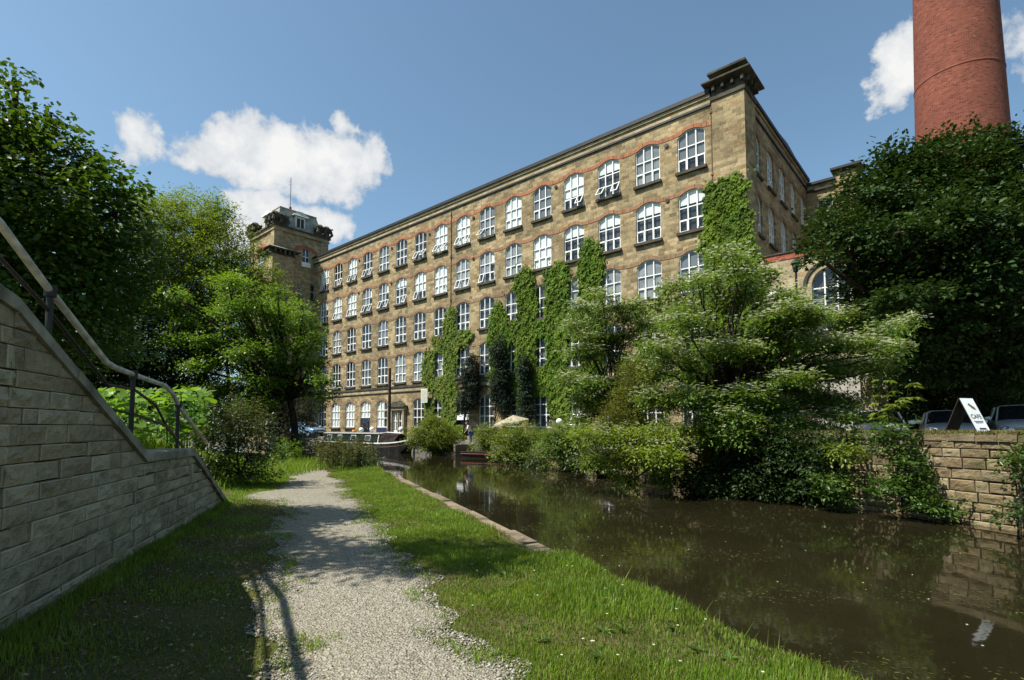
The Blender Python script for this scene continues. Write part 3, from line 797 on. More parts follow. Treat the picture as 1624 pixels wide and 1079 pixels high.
def wall_open(m, x0, x1, z0, z1, cols, fr, depth=.22, mi=0):
    """fr(x,z,y) local->xyz; cols = [(xc, w, [(sill, spring, rise)...])] left to right"""
    def q(xa, za, xb, zb): m.face([fr(xa, za, 0), fr(xb, za, 0), fr(xb, zb, 0), fr(xa, zb, 0)], mi, [(xa, za), (xb, za), (xb, zb), (xa, zb)])
    xs = x0
    for xc, w, ops in sorted(cols):
        l, r = xc - w / 2, xc + w / 2
        q(xs, z0, l, z1); xs = r
        zc = z0; prev = None
        for (zs, zp, rise) in sorted(ops) + [(z1, None, None)]:
            if prev is None: q(l, z0, r, zs)
            else:
                for (xa, za), (xb, zb) in zip(prev[:-1], prev[1:]):
                    m.face([fr(xa, za, 0), fr(xb, zb, 0), fr(xb, zs, 0), fr(xa, zs, 0)], mi, [(xa, za), (xb, zb), (xb, zs), (xa, zs)])
            if zp is None: break
            A = arch_pts(xc, w, zs + zp, rise) if rise > 0 else [(l, zs + zp), (r, zs + zp)]
            loop = [(l, zs), (r, zs)] + A[::-1]
            for i in range(len(loop)):
                (xa, za), (xb, zb) = loop[i], loop[(i + 1) % len(loop)]
                m.face([fr(xa, za, 0), fr(xb, zb, 0), fr(xb, zb, depth), fr(xa, za, depth)], mi, [(xa, za), (xb, zb), (xb + .2, zb), (xa + .2, za)])
            prev = A
    q(xs, z0, x1, z1)

mill = thing('mill', 'long five storey sandstone mill with rows of white arched windows above the canal', 'mill', tuple(MK), MRZ)
FRF = lambda x, z, y: (x, y, z)
m = MB()
GOPS = {}
cols = []
for k, xc in enumerate(XW):
    ops = [(SILLS[r], SPR[r], RISE) for r in range(4)]
    if k == 12 or k == 7: ops.append((.85, 3.04, RISE))
    elif k == 10: ops.append((.85, 2.9, RISE))
    else: ops.append((SILLS[4], SPR[4], RISE))
    cols.append((xc, WW, ops))
wall_open(m, XL, -1.45, GZ - .6, 20.9, cols, FRF)
# right-hand end wall
RS = [3.34, 6.25, 9.2, 12.13, 15.02]
cols = [(s, 1.5, [(SILLS[r], SPR[r], RISE) for r in (0, 1, 2)]) for s in RS]
FRR = lambda y, z, d: (XR - d, y, z)
wall_open(m, 1.9, 16.6, GZ - .6, 20.9, cols, FRR)
# left end, back and top
m.face([(XL, 22, GZ - .6), (XL, 0, GZ - .6), (XL, 0, 20.9), (XL, 22, 20.9)], uv=[(22, 0), (0, 0), (0, 20.9), (22, 20.9)])
m.face([(XR, 22, GZ - .6), (XL, 22, GZ - .6), (XL, 22, 20.9), (XR, 22, 20.9)])
m.face([(XR, 16.6, GZ - .6), (XR, 22, GZ - .6), (XR, 22, 20.9), (XR, 16.6, 20.9)])
m.build('wall', M['mill'], mill)
# corner pier
m = MB(); m.box(-1.45, .42, -.10, 1.9, GZ - .6, 20.98, 0, 'd'); m.build('corner_pier', M['mill'], mill)
m = MB()
m.box(-1.52, .49, -.18, 1.97, 20.98, 21.22, 0)
m.box(-1.45, .42, -.10, 1.9, 21.22, 21.78, 0)
m.frustum((-1.5, .47, -.15, 1.95, 21.78), (-1.88, .85, -.53, 2.33, 21.96), 0, '')
m.box(-1.90, .87, -.55, 2.35, 21.96, 22.07, 0)
m.box(-1.36, .33, -.04, 1.82, 22.07, 22.45, 1)
m.frustum((-1.4, .37, -.08, 1.86, 22.45), (-1.6, .56, -.28, 2.06, 22.55), 0, '')
m.box(-1.62, .58, -.30, 2.08, 22.55, 22.70, 0)
for i in range(4):
    x = -1.35 + i * .55; m.box(x, x + .16, -.36, -.1, 21.48, 21.78, 0)
    y = -.02 + i * .55; m.box(.42, .68, y, y + .16, 21.48, 21.78, 0)
m.build('pier_cap', [M['dark_stone'], M['mill']], mill, bevel=.015)
# cornice along the front and along the end
def cornice(m, a0, a1, fr, box):
    box(a0, a1, 0, .10, 20.83, 20.96, 0)       # dark string
    box(a0, a1, 0, .07, 20.96, 21.30, 1)       # pale frieze
    box(a0, a1, 0, .16, 21.30, 21.50, 1)
    box(a0, a1, 0, .26, 21.50, 21.74, 0)       # gutter
m = MB(); cornice(m, XL + .0, -1.53, None, lambda a0, a1, d0, d1, z0, z1, mi: m.box(a0, a1, -d1, .3, z0, z1, mi))
m.build('cornice', [M['gutter'], M['ashlar']], mill)
m = MB(); cornice(m, 1.98, 16.6, None, lambda a0, a1, d0, d1, z0, z1, mi: m.box(XR - .3, XR + d1, a0, a1, z0, z1, mi))
m.build('cornice', [M['gutter'], M['mill']], mill)
m = MB(); m.face([(XL, -.1, 21.75), (XR, -.1, 21.75), (XR, 11, 24.6), (XL, 11, 24.6)]); m.face([(XL, 11, 24.6), (XR, 11, 24.6), (XR, 22, 21.7), (XL, 22, 21.7)])
m.face([(XR, 0, 21.7), (XR, 22, 21.7), (XR, 11, 24.6)]); m.face([(XL, 22, 21.7), (XL, 0, 21.7), (XL, 11, 24.6)])
for v_ in range(len(m.v)): m.v[v_] = (m.v[v_][0], m.v[v_][1], 21.5 + (m.v[v_][2] - 21.5) * .32)
m.build('roof', M['slate'], mill)
# belt courses above the ground floor
m = MB(); m.box(XL, -1.46, -.12, .05, 5.34, 5.54, 0); m.box(XL, -1.46, -.04, .04, 5.0, 5.34, 1); m.box(XL, -1.46, -.09, .045, 4.92, 5.0, 0)
m.build('belt_course', [M['dark_stone'], M['ashlar']], mill)
# wavy brick bands over the arches, one strip per storey
def band_strip(m, row, centers, w, lo, hi, fr, mi=0, th=.25):
    zs = SILLS[row] + SPR[row]; xs = np.arange(lo, hi + .01, .12); P = []
    r = (w * w / 4 + RISE ** 2) / (2 * RISE); zc = zs + RISE - r
    for x in xs:
        d = min(abs(x - c) for c in centers)
        za = zc + math.sqrt(max(0, r * r - d * d)) if d < r else -9
        zm = zs + .13 - .03 * math.cos((d - BAY / 2) * 3)
        z = za if d < w / 2 + .02 else zm + max(0, (zs - zm) + (za - zs) if za > zm else 0)
        z = max(za if d < w / 2 + .25 else -9, zm)
        P.append((x, z + .005))
    for (xa, za), (xb, zb) in zip(P[:-1], P[1:]):
        m.face([fr(xa, za, -.022), fr(xb, zb, -.022), fr(xb, zb + th, -.022), fr(xa, za + th, -.022)], mi, [(xa, 0), (xb, 0), (xb, th), (xa, th)])
        m.face([fr(xa, za, .0), fr(xb, zb, .0), fr(xb, zb, -.022), fr(xa, za, -.022)], mi, [(xa, 0), (xb, 0), (xb, .02), (xa, .02)])
        m.face([fr(xa, za + th, -.022), fr(xb, zb + th, -.022), fr(xb, zb + th, .0), fr(xa, za + th, .0)], mi, [(xa, th), (xb, th), (xb, th), (xa, th)])
for row, mt in ((0, 'band'), (1, 'band_mid'), (2, 'band_dull'), (3, 'band_dull')):
    m = MB(); band_strip(m, row, XW, WW, XL + .02, -1.46, FRF); m.build('arch_band', M[mt if row else 'band'], mill)
for k, xc in enumerate(XW):
    m = MB(); A = arch_pts(xc, WW, (.85 + 3.04 if k in (7, 12) else SILLS[4] + SPR[4]), RISE)
    if k == 10: continue
    for (xa, za), (xb, zb) in zip(A[:-1], A[1:]):
        na = nrm(np.array([xa - xc, za - A[0][1] + .8])); nb = nrm(np.array([xb - xc, zb - A[0][1] + .8]))
        m.face([(xa, -.02, za), (xb, -.02, zb), (xb + nb[0] * .26, -.02, zb + nb[1] * .26), (xa + na[0] * .26, -.02, za + na[1] * .26)], uv=[(xa, 0), (xb, 0), (xb, .25), (xa, .25)])
    m.build('arch_band', M['band_dull'], mill)
for row in (0, 1):
    m = MB(); band_strip(m, row, RS, 1.5, 1.95, 16.55, FRR); m.build('arch_band', M['band_dull'], mill)
# downpipes and iron tie plates
for t_ in (1.3 + .2, 24.5):
    m = MB(); x = -t_; m.tube([(x, -.06, 1.0), (x, -.06, 20.7)], .036, 8, 0)
    for z in (5, 9, 12.7, 16.5, 20.3): m.box(x - .07, x + .07, -.14, -.0, z, z + .09)
    m.build('downpipe', M['pipe' if t_ < 2 else 'mill'], mill)
for k in (1, 4, 7, 9, 11, 13):
    for r in (0, 1):
        if r == 1 and k in (4,9): continue
        x = XW[k] + BAY / 2 - .12; z = SILLS[r] + 2.05 + (.25 if r else 0)
        m = MB(); m.tube([(x, -.0, z), (x, -.07, z)], .13, 10); m.build('tie_plate', M['iron'], mill)

# --- windows: frame (> pane sill, casement)
def bar(m, x0, x1, z0, z1, y0=-.035, y1=.035): m.box(x0, x1, y0, y1, z0, z1)
def frame_mesh(name, w, spring, rise, tr=(.36, .72), open_=(), thick=True, ncol=3):
    m = MB(); A = arch_pts(0, w, spring, rise) if rise > 0 else [(-w / 2, spring), (w / 2, spring)]
    f = .05
    def topz(x):
        if rise <= 0: return spring
        r = (w * w / 4 + rise * rise) / (2 * rise); return spring + rise - r + math.sqrt(max(0, r * r - x * x))
    bar(m, -w / 2, -w / 2 + f, 0, topz(w / 2 - .01)); bar(m, w / 2 - f, w / 2, 0, topz(w / 2 - .01))
    bar(m, -w / 2 + f, w / 2 - f, 0, f + .015)
    for (xa, za), (xb, zb) in zip(A[:-1], A[1:]):
        for y in (-.035, .035): m.face([(xa, y, za - f), (xb, y, zb - f), (xb, y, zb), (xa, y, za)])
        m.face([(xa, -.035, za - f), (xa, .035, za - f), (xb, .035, zb - f), (xb, -.035, zb - f)])
    for c in range(1, ncol):
        x = -w / 2 + w * c / ncol; bar(m, x - .034, x + .034, .05, topz(x) - .02)
    for t_ in tr:
        z = spring * t_; bar(m, -w / 2 + .05, w / 2 - .05, z - .03, z + .03, -.033, .033)
    if thick:
        for c in range(ncol):
            if c == 1 or c in open_: continue
            x0 = -w / 2 + w * c / ncol; x1 = x0 + w / ncol; z1 = spring * tr[0]
            for (a_, b_, c_, d_) in ((x0 + .03, x0 + .08, .06, z1), (x1 - .08, x1 - .03, .06, z1), (x0 + .03, x1 - .03, .06, .12), (x0 + .03, x1 - .03, z1 - .07, z1)):
                bar(m, a_, b_, c_, d_, -.05, .03)
    return m.mesh(name, M['white'])
def pane_mesh(name, w, spring, rise, y=.0):
    m = MB(); A = arch_pts(0, w, spring, rise) if rise > 0 else [(-w / 2, spring), (w / 2, spring)]
    m.face([(-w / 2, y, 0), (w / 2, y, 0)] + [(x, y, z) for x, z in A[::-1]]); return m.mesh(name, M['glass'])
def blind_mesh(name, w, spring, rise, kind, y=.05):
    """backing seen through the glass: blinds, curtains or a sheet coloured dark for the unlit room"""
    m = MB(); H = spring + rise; L = (-w / 2 - .05, w / 2 + .05)
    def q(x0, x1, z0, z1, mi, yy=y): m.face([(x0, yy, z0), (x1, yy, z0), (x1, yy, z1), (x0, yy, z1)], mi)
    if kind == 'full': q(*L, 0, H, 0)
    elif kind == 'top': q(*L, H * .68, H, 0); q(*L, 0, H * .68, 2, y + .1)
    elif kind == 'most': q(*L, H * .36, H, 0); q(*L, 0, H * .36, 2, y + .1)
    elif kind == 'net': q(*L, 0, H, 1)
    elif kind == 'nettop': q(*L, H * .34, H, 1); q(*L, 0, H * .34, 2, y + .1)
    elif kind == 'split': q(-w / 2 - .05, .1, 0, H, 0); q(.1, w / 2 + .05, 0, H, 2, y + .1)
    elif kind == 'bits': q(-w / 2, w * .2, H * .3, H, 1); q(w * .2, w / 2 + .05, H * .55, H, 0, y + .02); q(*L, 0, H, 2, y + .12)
    else: q(*L, 0, H, 2, y + .1)  # no blind here: flat sheet coloured dark for the unlit room
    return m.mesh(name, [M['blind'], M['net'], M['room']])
def casement_mesh(name, w, h):
    m = MB(); f = .055
    bar(m, 0, f, 0, h, -.025, .025); bar(m, w - f, w, 0, h, -.025, .025); bar(m, f, w - f, 0, f, -.025, .025); bar(m, f, w - f, h - f, h, -.025, .025)
    m.face([(f, 0, f), (w - f, 0, f), (w - f, 0, h - f), (f, 0, h - f)], 1)
    for i in range(len(m.v)): m.v[i] = (m.v[i][0], m.v[i][1], m.v[i][2] - h)     # hinge at the top
    return m.mesh(name, [M['white'], M['glass']])
def sill_mesh(w):
    m = MB(); m.box(-w / 2 - .1, w / 2 + .1, -.14, .1, -.17, 0); return m.mesh('sill', M['dark_stone'])
MESH = {}
def cached(key, fn):
    if key not in MESH: MESH[key] = fn()
    return MESH[key]
def window(parent, x, z, w, spring, rise, blind='dark', open_=(), tr=(.36, .72), y=.15, rz_=0.0, pos=None, thick=True, sill=True, ang=.55, ncol=3):
    y = min(y, .1) if y > 0 else y
    """window > pane sill, casement(s)"""
    loc = pos if pos is not None else (x, y, z)
    kk = (round(w, 2), spring, rise, tr, ncol)
    fo = link('window', cached(('f', kk, tuple(open_), thick), lambda: frame_mesh('window_frame', w, spring, rise, tr, open_, thick, ncol)), parent, loc, (0, 0, rz_))
    link('pane', cached(('p', kk), lambda: pane_mesh('pane', w, spring, rise)), fo)
    link('blind', cached(('b', kk, blind), lambda: blind_mesh('blind', w, spring, rise, blind)), fo)
    if sill: link('sill', cached(('s', round(w, 2)), lambda: sill_mesh(w)), fo, (0, -.15, 0))
    for c in open_:
        cw = w / 3 - .06; ch = spring * tr[0] - .02
        a_ = ang * (.8 + .45 * rng.random())
        link('casement', cached(('c', round(cw, 2), round(ch, 2)), lambda: casement_mesh('casement', cw, ch)), fo, (-w / 2 + w * c / 3 + .03, -.06, ch + .03), (-a_, 0, 0))
    return fo
B0 = ['nettop', 'net', 'top', 'most', 'net', 'full', 'net', 'full', 'full', 'dark', 'dark', 'net', 'dark', 'most', 'dark', 'most']
O0 = [(), (), (0, 2), (2,), (), (), (0,), (0, 2), (0, 2), (0, 2), (), (), (0, 2), (0, 2), (2,), (0,)]
B1 = ['top', 'top', 'top', 'top', 'full', 'net', 'bits', 'net', 'full', 'most', 'top', 'bits', 'bits', 'full', 'full', 'bits']
O1 = [(), (), (), (), (), (), (0,), (0, 2), (2,), (0,), (2,), (0, 2), (0, 2), (0,), (0, 2), ()]
B2 = ['net', 'net', 'net', 'net', 'dark', 'dark', 'dark', 'dark', 'dark', 'dark', 'dark', 'net', 'dark', 'dark', 'net', 'bits']
for k in range(16):
    for r in range(4):
        bl = (B0, B1, B2, ['net' if rng.random() < .3 else 'dark'] * 16)[r][k]
        op = (O0[k], O1[k], (), ())[r]
        window(mill, XW[k], SILLS[r], WW, SPR[r], RISE, bl, op, (.36, .70), ang=.55 if r == 0 and 3 <= k <= 9 or k == 2 else .3)
    if k in (12, 10, 7): continue
    window(mill, XW[k], SILLS[4], WW, SPR[4], RISE, {13: 'full', 14: 'full', 11: 'split'}.get(k, 'dark'), (1,) if k in (5, 3) else (), (.40, .74), thick=False, sill=k not in (4, 11))
for s in RS:
    for r in (0, 1):
        window(mill, 0, 0, 1.5, SPR[r], RISE, 'net', (), (.36, .70), pos=(XR - .15, s, SILLS[r]), rz_=rad(90))
# ground floor openings that differ
x = XW[12]
f = window(mill, x, 2.55, WW, 1.34, RISE, 'full', (), (.5,), thick=False, sill=False)
m = MB(); m.box(x - WW / 2, x + WW / 2, .08, .2, .55, 2.55); m.box(x - .55, x + .55, .04, .08, .6, 2.2, 1); m.box(x - .45, x + .45, .03, .04, .75, 2.1, 2)
d = m.build('door', [M['navy'], M['door'], M['carglass']], mill)
m = MB(); m.tube([(x + .4, .03, 1.35), (x + .4, -.03, 1.35), (x + .4, -.03, 1.55), (x + .4, .03, 1.55)], .015, 6); m.build('handle', M['chrome'], d)
m = MB(); m.box(XW[11] - WW / 2, XW[11] + WW / 2, -.03, .12, .6, 1.55); m.build('panel', M['navy'], mill)
x = XW[7]
f = window(mill, x, 2.6, WW, 1.29, RISE, 'dark', (), (.6,), thick=False, sill=False)
m = MB(); m.box(x - .95, x + .95, -.12, .1, 2.2, 2.6); m.build('door_hood', M['white'], mill)
m = MB(); m.box(x - WW / 2, x + WW / 2, .12, .2, .55, 2.2); d = m.build('door', M['door'], mill)
m = MB(); m.tube([(x + .5, .12, 1.3), (x + .5, .06, 1.3), (x + .5, .06, 1.6), (x + .5, .12, 1.6)], .018, 6); m.build('handle', M['chrome'], d)
# stone doorcase with pediment
x = XW[10]
m = MB()
for dx in (-1.05, .85): m.box(x + dx, x + dx + .2, -.32, .0, .5, 3.2)
m.box(x - 1.15, x + 1.15, -.36, .0, 3.2, 3.5); m.box(x - .06, x + .06, -.2, .05, .5, 3.2)
dc = m.build('doorcase', M['ashlar'], mill)
m = MB(); m.box(x - 1.3, x + 1.3, -.5, .0, 3.5, 3.62)
A = arch_pts(x, 2.1, 3.62, .42, 12)
for (xa, za), (xb, zb) in zip(A[:-1], A[1:]):
    m.face([(xa, -.46, 3.62), (xb, -.46, 3.62), (xb, -.46, zb), (xa, -.46, za)]); m.face([(xa, -.46, za), (xb, -.46, zb), (xb, 0, zb), (xa, 0, za)])
m.build('pediment', M['dark_stone'], dc)
for dx in (-.85, .06): 
    window(mill, x + dx + .39, 1.2, .74, 1.95, 0, 'dark' if dx > 0 else 'split', (), (.5,), y=-.06, thick=False, sill=False, ncol=2)
m = MB(); m.box(x - .85, x + .85, -.1, -.02, .5, 1.2); m.build('panel', M['offwhite'], mill)

# --- far wing on the right, behind the end wall
m = MB(); fr = lambda x, z, y: (x, 16.6 + y, z)
wall_open(m, XR, 3.5, GZ - .6, 20.6, [(1.3, 1.05, [(17.3, 2.5, 0), (13.5, 2.5, 0), (9.7, 2.5, 0)])], fr)
m.face([(3.5, 16.6, GZ), (3.5, 34, GZ), (3.5, 34, 20.6), (3.5, 16.6, 20.6)], uv=[(0, 0), (18, 0), (18, 20), (0, 20)])
m.box(2.1, 3.55, 16.48, 17.9, GZ, 20.62, 0, 'd')
wing = m.build('rear_wing', M['mill'], mill)
m = MB(); m.box(XR, 2.1, 16.4, 16.7, 20.6, 20.75, 0); m.box(XR, 2.1, 16.45, 16.72, 20.75, 21.1, 1); m.box(XR, 2.1, 16.25, 16.9, 21.1, 21.3, 0); m.box(3.3, 3.8, 18.0, 34, 20.6, 21.1, 0)
m.box(2.0, 3.65, 16.38, 18.0, 20.62, 20.8, 1); m.box(2.1, 3.55, 16.48, 17.9, 20.8, 21.55, 1); m.frustum((2.08, 3.57, 16.46, 17.92, 21.55), (1.8, 3.85, 16.18, 18.2, 21.8), 0, ''); m.box(1.8, 3.85, 16.18, 18.2, 21.8, 21.98, 0)
m.face([(XR, 16.7, 21.05), (3.4, 16.7, 21.05), (3.4, 34, 21.05), (XR, 34, 21.05)], 0)
m.build('parapet', [M['gutter'], M['mill']], wing)
for z in (17.3, 13.5): window(wing, 0, 0, 1.05, 2.5, 0, 'dark', (), (.33, .62), pos=(1.3, 16.75, z), ncol=2)
M_mill = mill

# --- low engine house with the red brick parapet
eh = thing('engine_house', 'lower stone engine house with red brick parapet and round arched window beside the mill', 'outbuilding', tuple(mill_xy(.6, .35)), MRZ)
m = MB(); frE = lambda x, z, y: (x, y, z)
def wall_round(m, x0, x1, z0, z1, xc, w, zs, zsp, depth=.3):
    wall_open(m, x0, x1, z0, z1, [(xc, w, [(zs, zsp - zs, w / 2 * .98)])], frE, depth)
wall_round(m, 0, 5.9, 0, 10.72, 3.7, 1.75, 6.6, 9.05)
m.face([(5.9, 0, 0), (5.9, 12, 0), (5.9, 12, 10.72), (5.9, 0, 10.72)]); m.face([(0, 12, 0), (0, 0, 0), (0, 0, 10.72), (0, 12, 10.72)])
m.face([(0, 0, 10.7), (5.9, 0, 10.7), (5.9, 12, 10.7), (0, 12, 10.7)])
m.build('wall', M['ashlar'], eh)
m = MB(); m.box(-.02, 5.92, -.03, .3, 10.72, 11.06); m.box(5.6, 5.92, .3, 12, 10.72, 11.06); m.build('parapet', M['parapet_brick'], eh)
m = MB(); m.box(-.06, 5.96, -.08, .34, 11.06, 11.14); m.build('coping', M['dark_stone'], eh)
m = MB(); A = arch_pts(3.7, 1.75, 9.05, .857, 14)
for r0, r1, y, mi in ((1.0, 1.28, -.05, 0), (1.28, 1.46, -.12, 1)):
    C = [(3.7 + .875 * r * math.cos(t_), 9.05 + .875 * r * math.sin(t_)) for r in (r0, r1) for t_ in np.linspace(math.pi, 0, 17)]
    for i in range(16):
        a_, b_, c_, d_ = C[i], C[i + 1], C[i + 18], C[i + 17]
        m.face([(a_[0], y, a_[1]), (b_[0], y, b_[1]), (c_[0], y, c_[1]), (d_[0], y, d_[1])], mi)
        m.face([(d_[0], y, d_[1]), (c_[0], y, c_[1]), (c_[0], 0, c_[1]), (d_[0], 0, d_[1])], mi)
        m.face([(a_[0], 0, a_[1]), (b_[0], 0, b_[1]), (b_[0], y, b_[1]), (a_[0], y, a_[1])], mi)
for sx in (-1, 1): m.box(3.7 + sx * .9975 - .1225, 3.7 + sx * .9975 + .1225, -.05, 0, 6.6, 9.05)
m.build('arch_surround', [M['ashlar'], M['dark_stone']], eh)
window(eh, 3.7, 6.6, 1.75, 2.45, .857, 'dark', (), (.5, .93), y=.2, thick=False)

# --- stair tower at the far left end
tw = thing('stair_tower', 'tall square stone stair tower with slate mansard roof and carved corner finials', 'tower', tuple(mill_xy(-48.75, -4.75)), MRZ)
# local: x from -6.3 to 0, y from 0 to 6.4
S_ = 6.3; D_ = 6.4; CZ = 24.3
m = MB()
wall_open(m, -S_, 0, 0, CZ, [(-S_ / 2, 2.3, [(20.0, 1.45, .95)])], lambda x, z, y: (x, y, z), .35)
wall_open(m, 0, D_, 0, CZ, [(2.05, .55, [(16.7, 1.75, 0), (12.9, 1.9, 0), (9.1, 1.9, 0)]), (3.05, .55, [(16.7, 1.75, 0), (12.9, 1.9, 0), (9.1, 1.9, 0)]), (3.75, .9, [(20.9, 1.4, .3)]), (4.65, .55, [(16.7, 1.75, 0), (12.9, 1.9, 0)])], lambda y, z, d: (-d, y, z), .25)
m.face([(-S_, D_, 0), (-S_, 0, 0), (-S_, 0, CZ), (-S_, D_, CZ)]); m.face([(0, D_, 0), (-S_, D_, 0), (-S_, D_, CZ), (0, D_, CZ)])
m.build('wall', M['tower'], tw)
for (x0, x1, y0, y1) in ((-.85, .1, -.1, .85), (-S_ - .1, -S_ + .85, -.1, .85), (-.85, .1, D_ - .85, D_ + .1), (-S_ - .1, -S_ + .85, D_ - .85, D_ + .1)):
    m = MB(); m.box(x0, x1, y0, y1, 19.5, CZ - .02, 0); m.build('pilaster', M['tower'], tw)
m = MB(); m.box(-S_ - .2, .2, -.2, D_ + .2, CZ - .45, CZ - .33, 1); m.box(-S_ - .15, .15, -.15, D_ + .15, CZ - .33, CZ, 1); m.box(-S_ - .30, .30, -.30, D_ + .30, CZ, CZ + .18, 0)
m.build('cornice', [M['dark_stone'], M['tower']], tw)
m = MB(); m.frustum((-S_ + .35, -.35, .35, D_ - .35, CZ + .22), (-S_ + 1.0, -1.0, 1.0, D_ - 1.0, CZ + 2.75), 0, ''); m.frustum((-S_ + .95, -.95, .95, D_ - .95, CZ + 2.75), (-S_ + 1.9, -1.9, 1.9, D_ - 1.9, CZ + 3.1), 0)
m.box(-S_ + .92, -.92, .92, D_ - .92, CZ + 2.7, CZ + 2.8)
roof = m.build('mansard_roof', M['mansard'], tw)
def dormer(px_, py_, rot):
    m = MB(); m.box(-.62, .62, -.05, .9, 0, 1.75, 0); m.box(-.42, .42, -.07, -.05, .25, 1.5, 1); m.box(-.04, .04, -.09, -.05, .25, 1.5, 0)
    m.frustum((-.95, .95, -.3, 1.1, 1.75), (-.8, .8, -.2, 1.1, 1.95), 0); m.frustum((-.8, .8, -.15, 1.1, 1.95), (-.3, .3, -.1, 1.1, 2.35), 0)
    m.box(-.7, .7, -.18, .2, -.1, .06, 0)
    return m.build('dormer', [M['offwhite'], M['room']], roof, loc=(px_, py_, CZ + .3), rot=(0, 0, rot))
dormer(-.55, D_ / 2, rad(90)); dormer(-S_ / 2, .5, 0)
def finial(x, y):
    m = MB(); m.lathe([(.0, 0), (.52, 0), (.48, .12), (.34, .3), (.40, .6), (.6, .9), (.64, 1.1), (.45, 1.2), (.3, 1.4), (.0, 1.5)], (x, y, CZ + .22), 10)
    for a_ in range(4):
        c, s = math.cos(a_ * math.pi / 2 + .8), math.sin(a_ * math.pi / 2 + .8)
        m.tube([(x + .3 * c, y + .3 * s, CZ + .25), (x + .68 * c, y + .68 * s, CZ + .6), (x + .5 * c, y + .5 * s, CZ + 1.2), (x + .78 * c, y + .78 * s, CZ + 1.35)], [.17, .19, .15, .1], 6)
    return m.build('finial', M['dark_stone'], tw)
for x, y in ((-.1, .1), (-.15, .95), (-.95, .05), (-S_ + .1, .1), (-S_ + 1.0, .05), (-.1, D_ - .1), (-.15, D_ - .95)): finial(x, y)
m = MB()
for (cx, cz, rr) in ((-S_ / 2, 21.45, 1.3),):
    for t0, t1 in zip(np.linspace(math.pi, 0, 15)[:-1], np.linspace(math.pi, 0, 15)[1:]):
        P = [(cx + r * math.cos(t_), cz + r * math.sin(t_) * .86) for r, t_ in ((1.15, t0), (1.15, t1), (1.6, t1), (1.6, t0))]
        m.face([(p[0], -.05, p[1]) for p in P], uv=[(t0 * 1.4, 0), (t1 * 1.4, 0), (t1 * 1.4, .45), (t0 * 1.4, .45)])
m.build('arch_band', M['parapet_brick'], tw)
m = MB(); cy, cz = 3.75, 20.75
for t0, t1 in zip(np.linspace(math.pi, 0, 19)[:-1], np.linspace(math.pi, 0, 19)[1:]):
    P = [(cy + r * math.cos(t_), cz + r * math.sin(t_)) for r, t_ in ((1.75, t0), (1.75, t1), (2.15, t1), (2.15, t0))]
    m.face([(.05, p[0], p[1]) for p in P], uv=[(t0 * 1.9, 0), (t1 * 1.9, 0), (t1 * 1.9, .4), (t0 * 1.9, .4)])
m.build('arch_band', M['parapet_brick'], tw)
m = MB(); m.box(-.02, .06, 3.2, 4.3, 20.35, 20.9); m.build('panel', M['white'], tw)
window(tw, -S_ / 2, 20.0, 2.3, 1.45, .95, 'dark', (), (.5,), y=.25, thick=False)
window(tw, 0, 0, .9, 1.4, .3, 'dark', (), (.5,), pos=(-.18, 3.75, 20.9), rz_=rad(90), thick=False, sill=False, ncol=2)
for y in (2.05, 3.05, 4.65):
    for z in (16.7, 12.9): window(tw, 0, 0, .55, 1.75 if z > 16 else 1.9, 0, 'dark', (), (.5,), pos=(-.18, y, z), rz_=rad(90), thick=False, ncol=1)
# lower turret shaft with bracketed cap
m = MB(); m.box(-2.1, .32, -.32, 2.2, 0, 21.0, 0, 'd'); sh = m.build('turret_shaft', M['tower'], tw)
m = MB(); m.box(-2.2, .42, -.42, 2.3, 21.0, 21.12)
for i in range(5):
    v_ = -2.05 + i * .54; m.box(v_, v_ + .2, -.75, -.32, 21.12, 21.5); v2 = -.25 + i * .54; m.box(.32, .75, v2, v2 + .2, 21.12, 21.5)
m.frustum((-2.5, .72, -.72, 2.6, 21.5), (-2.7, .92, -.92, 2.8, 21.62), 0); m.frustum((-2.7, .92, -.92, 2.8, 21.62), (-1.9, .2, -.2, 2.0, 21.95), 1)
m.build('turret_cap', [M['dark_stone'], M['mansard']], sh)
# aerial on the roof
aer = thing('aerial', 'thin metal aerial mast standing on the tower roof', 'aerial', tuple(mill_xy(-48.75 - S_ / 2, -4.75 + 3.2, CZ + 3.1)))
m = MB(); m.tube([(0, 0, -.1), (0, 0, .9)], .16, 8, 1); m.tube([(0, 0, .9), (0, 0, 4.6)], .035, 6)
for z, l in ((2.2, .6), (3.6, .5), (4.0, .35)): m.tube([(0, 0, z), (-l * MW[1], l * MW[0], z + l * .7)], .022, 5)
m.build('mast', [M['iron'], M['parapet_brick']], aer)

# --- round brick chimney
CH = at(1523, 200, 33.0); CH[2] = 0
ch = thing('chimney', 'tall round tapering red brick mill chimney with iron hoop behind the dark tree', 'chimney', tuple(CH))
def ch_r(z): return 2.39 - .0225 * (z - 19)
m = MB(); m.lathe([(ch_r(z), z) for z in np.linspace(.5, 58, 24)], (0, 0, 0), 64, uvr=2.3); m.build('stack', M['chimney'], ch, smooth=True)
m = MB(); m.lathe([(ch_r(24.0), 23.95), (ch_r(24.0) + .03, 23.99), (ch_r(24.1) + .03, 24.05), (ch_r(24.1), 24.09)], (0, 0, 0), 64); m.build('hoop', M['chimney'], ch)
m = MB(); m.lathe([(ch_r(58), 58), (1.9, 58.4), (2.1, 59.5), (1.9, 60.2), (1.0, 60.2)], (0, 0, 0), 48); m.build('crown_moulding', M['dark_stone'], ch)
m = MB(); m.box(-3, 3, -3, 3, .3, 4.2); m.box(-3.2, 3.2, -3.2, 3.2, 4.2, 4.6); m.build('plinth', M['chimney'], ch, bevel=.03)
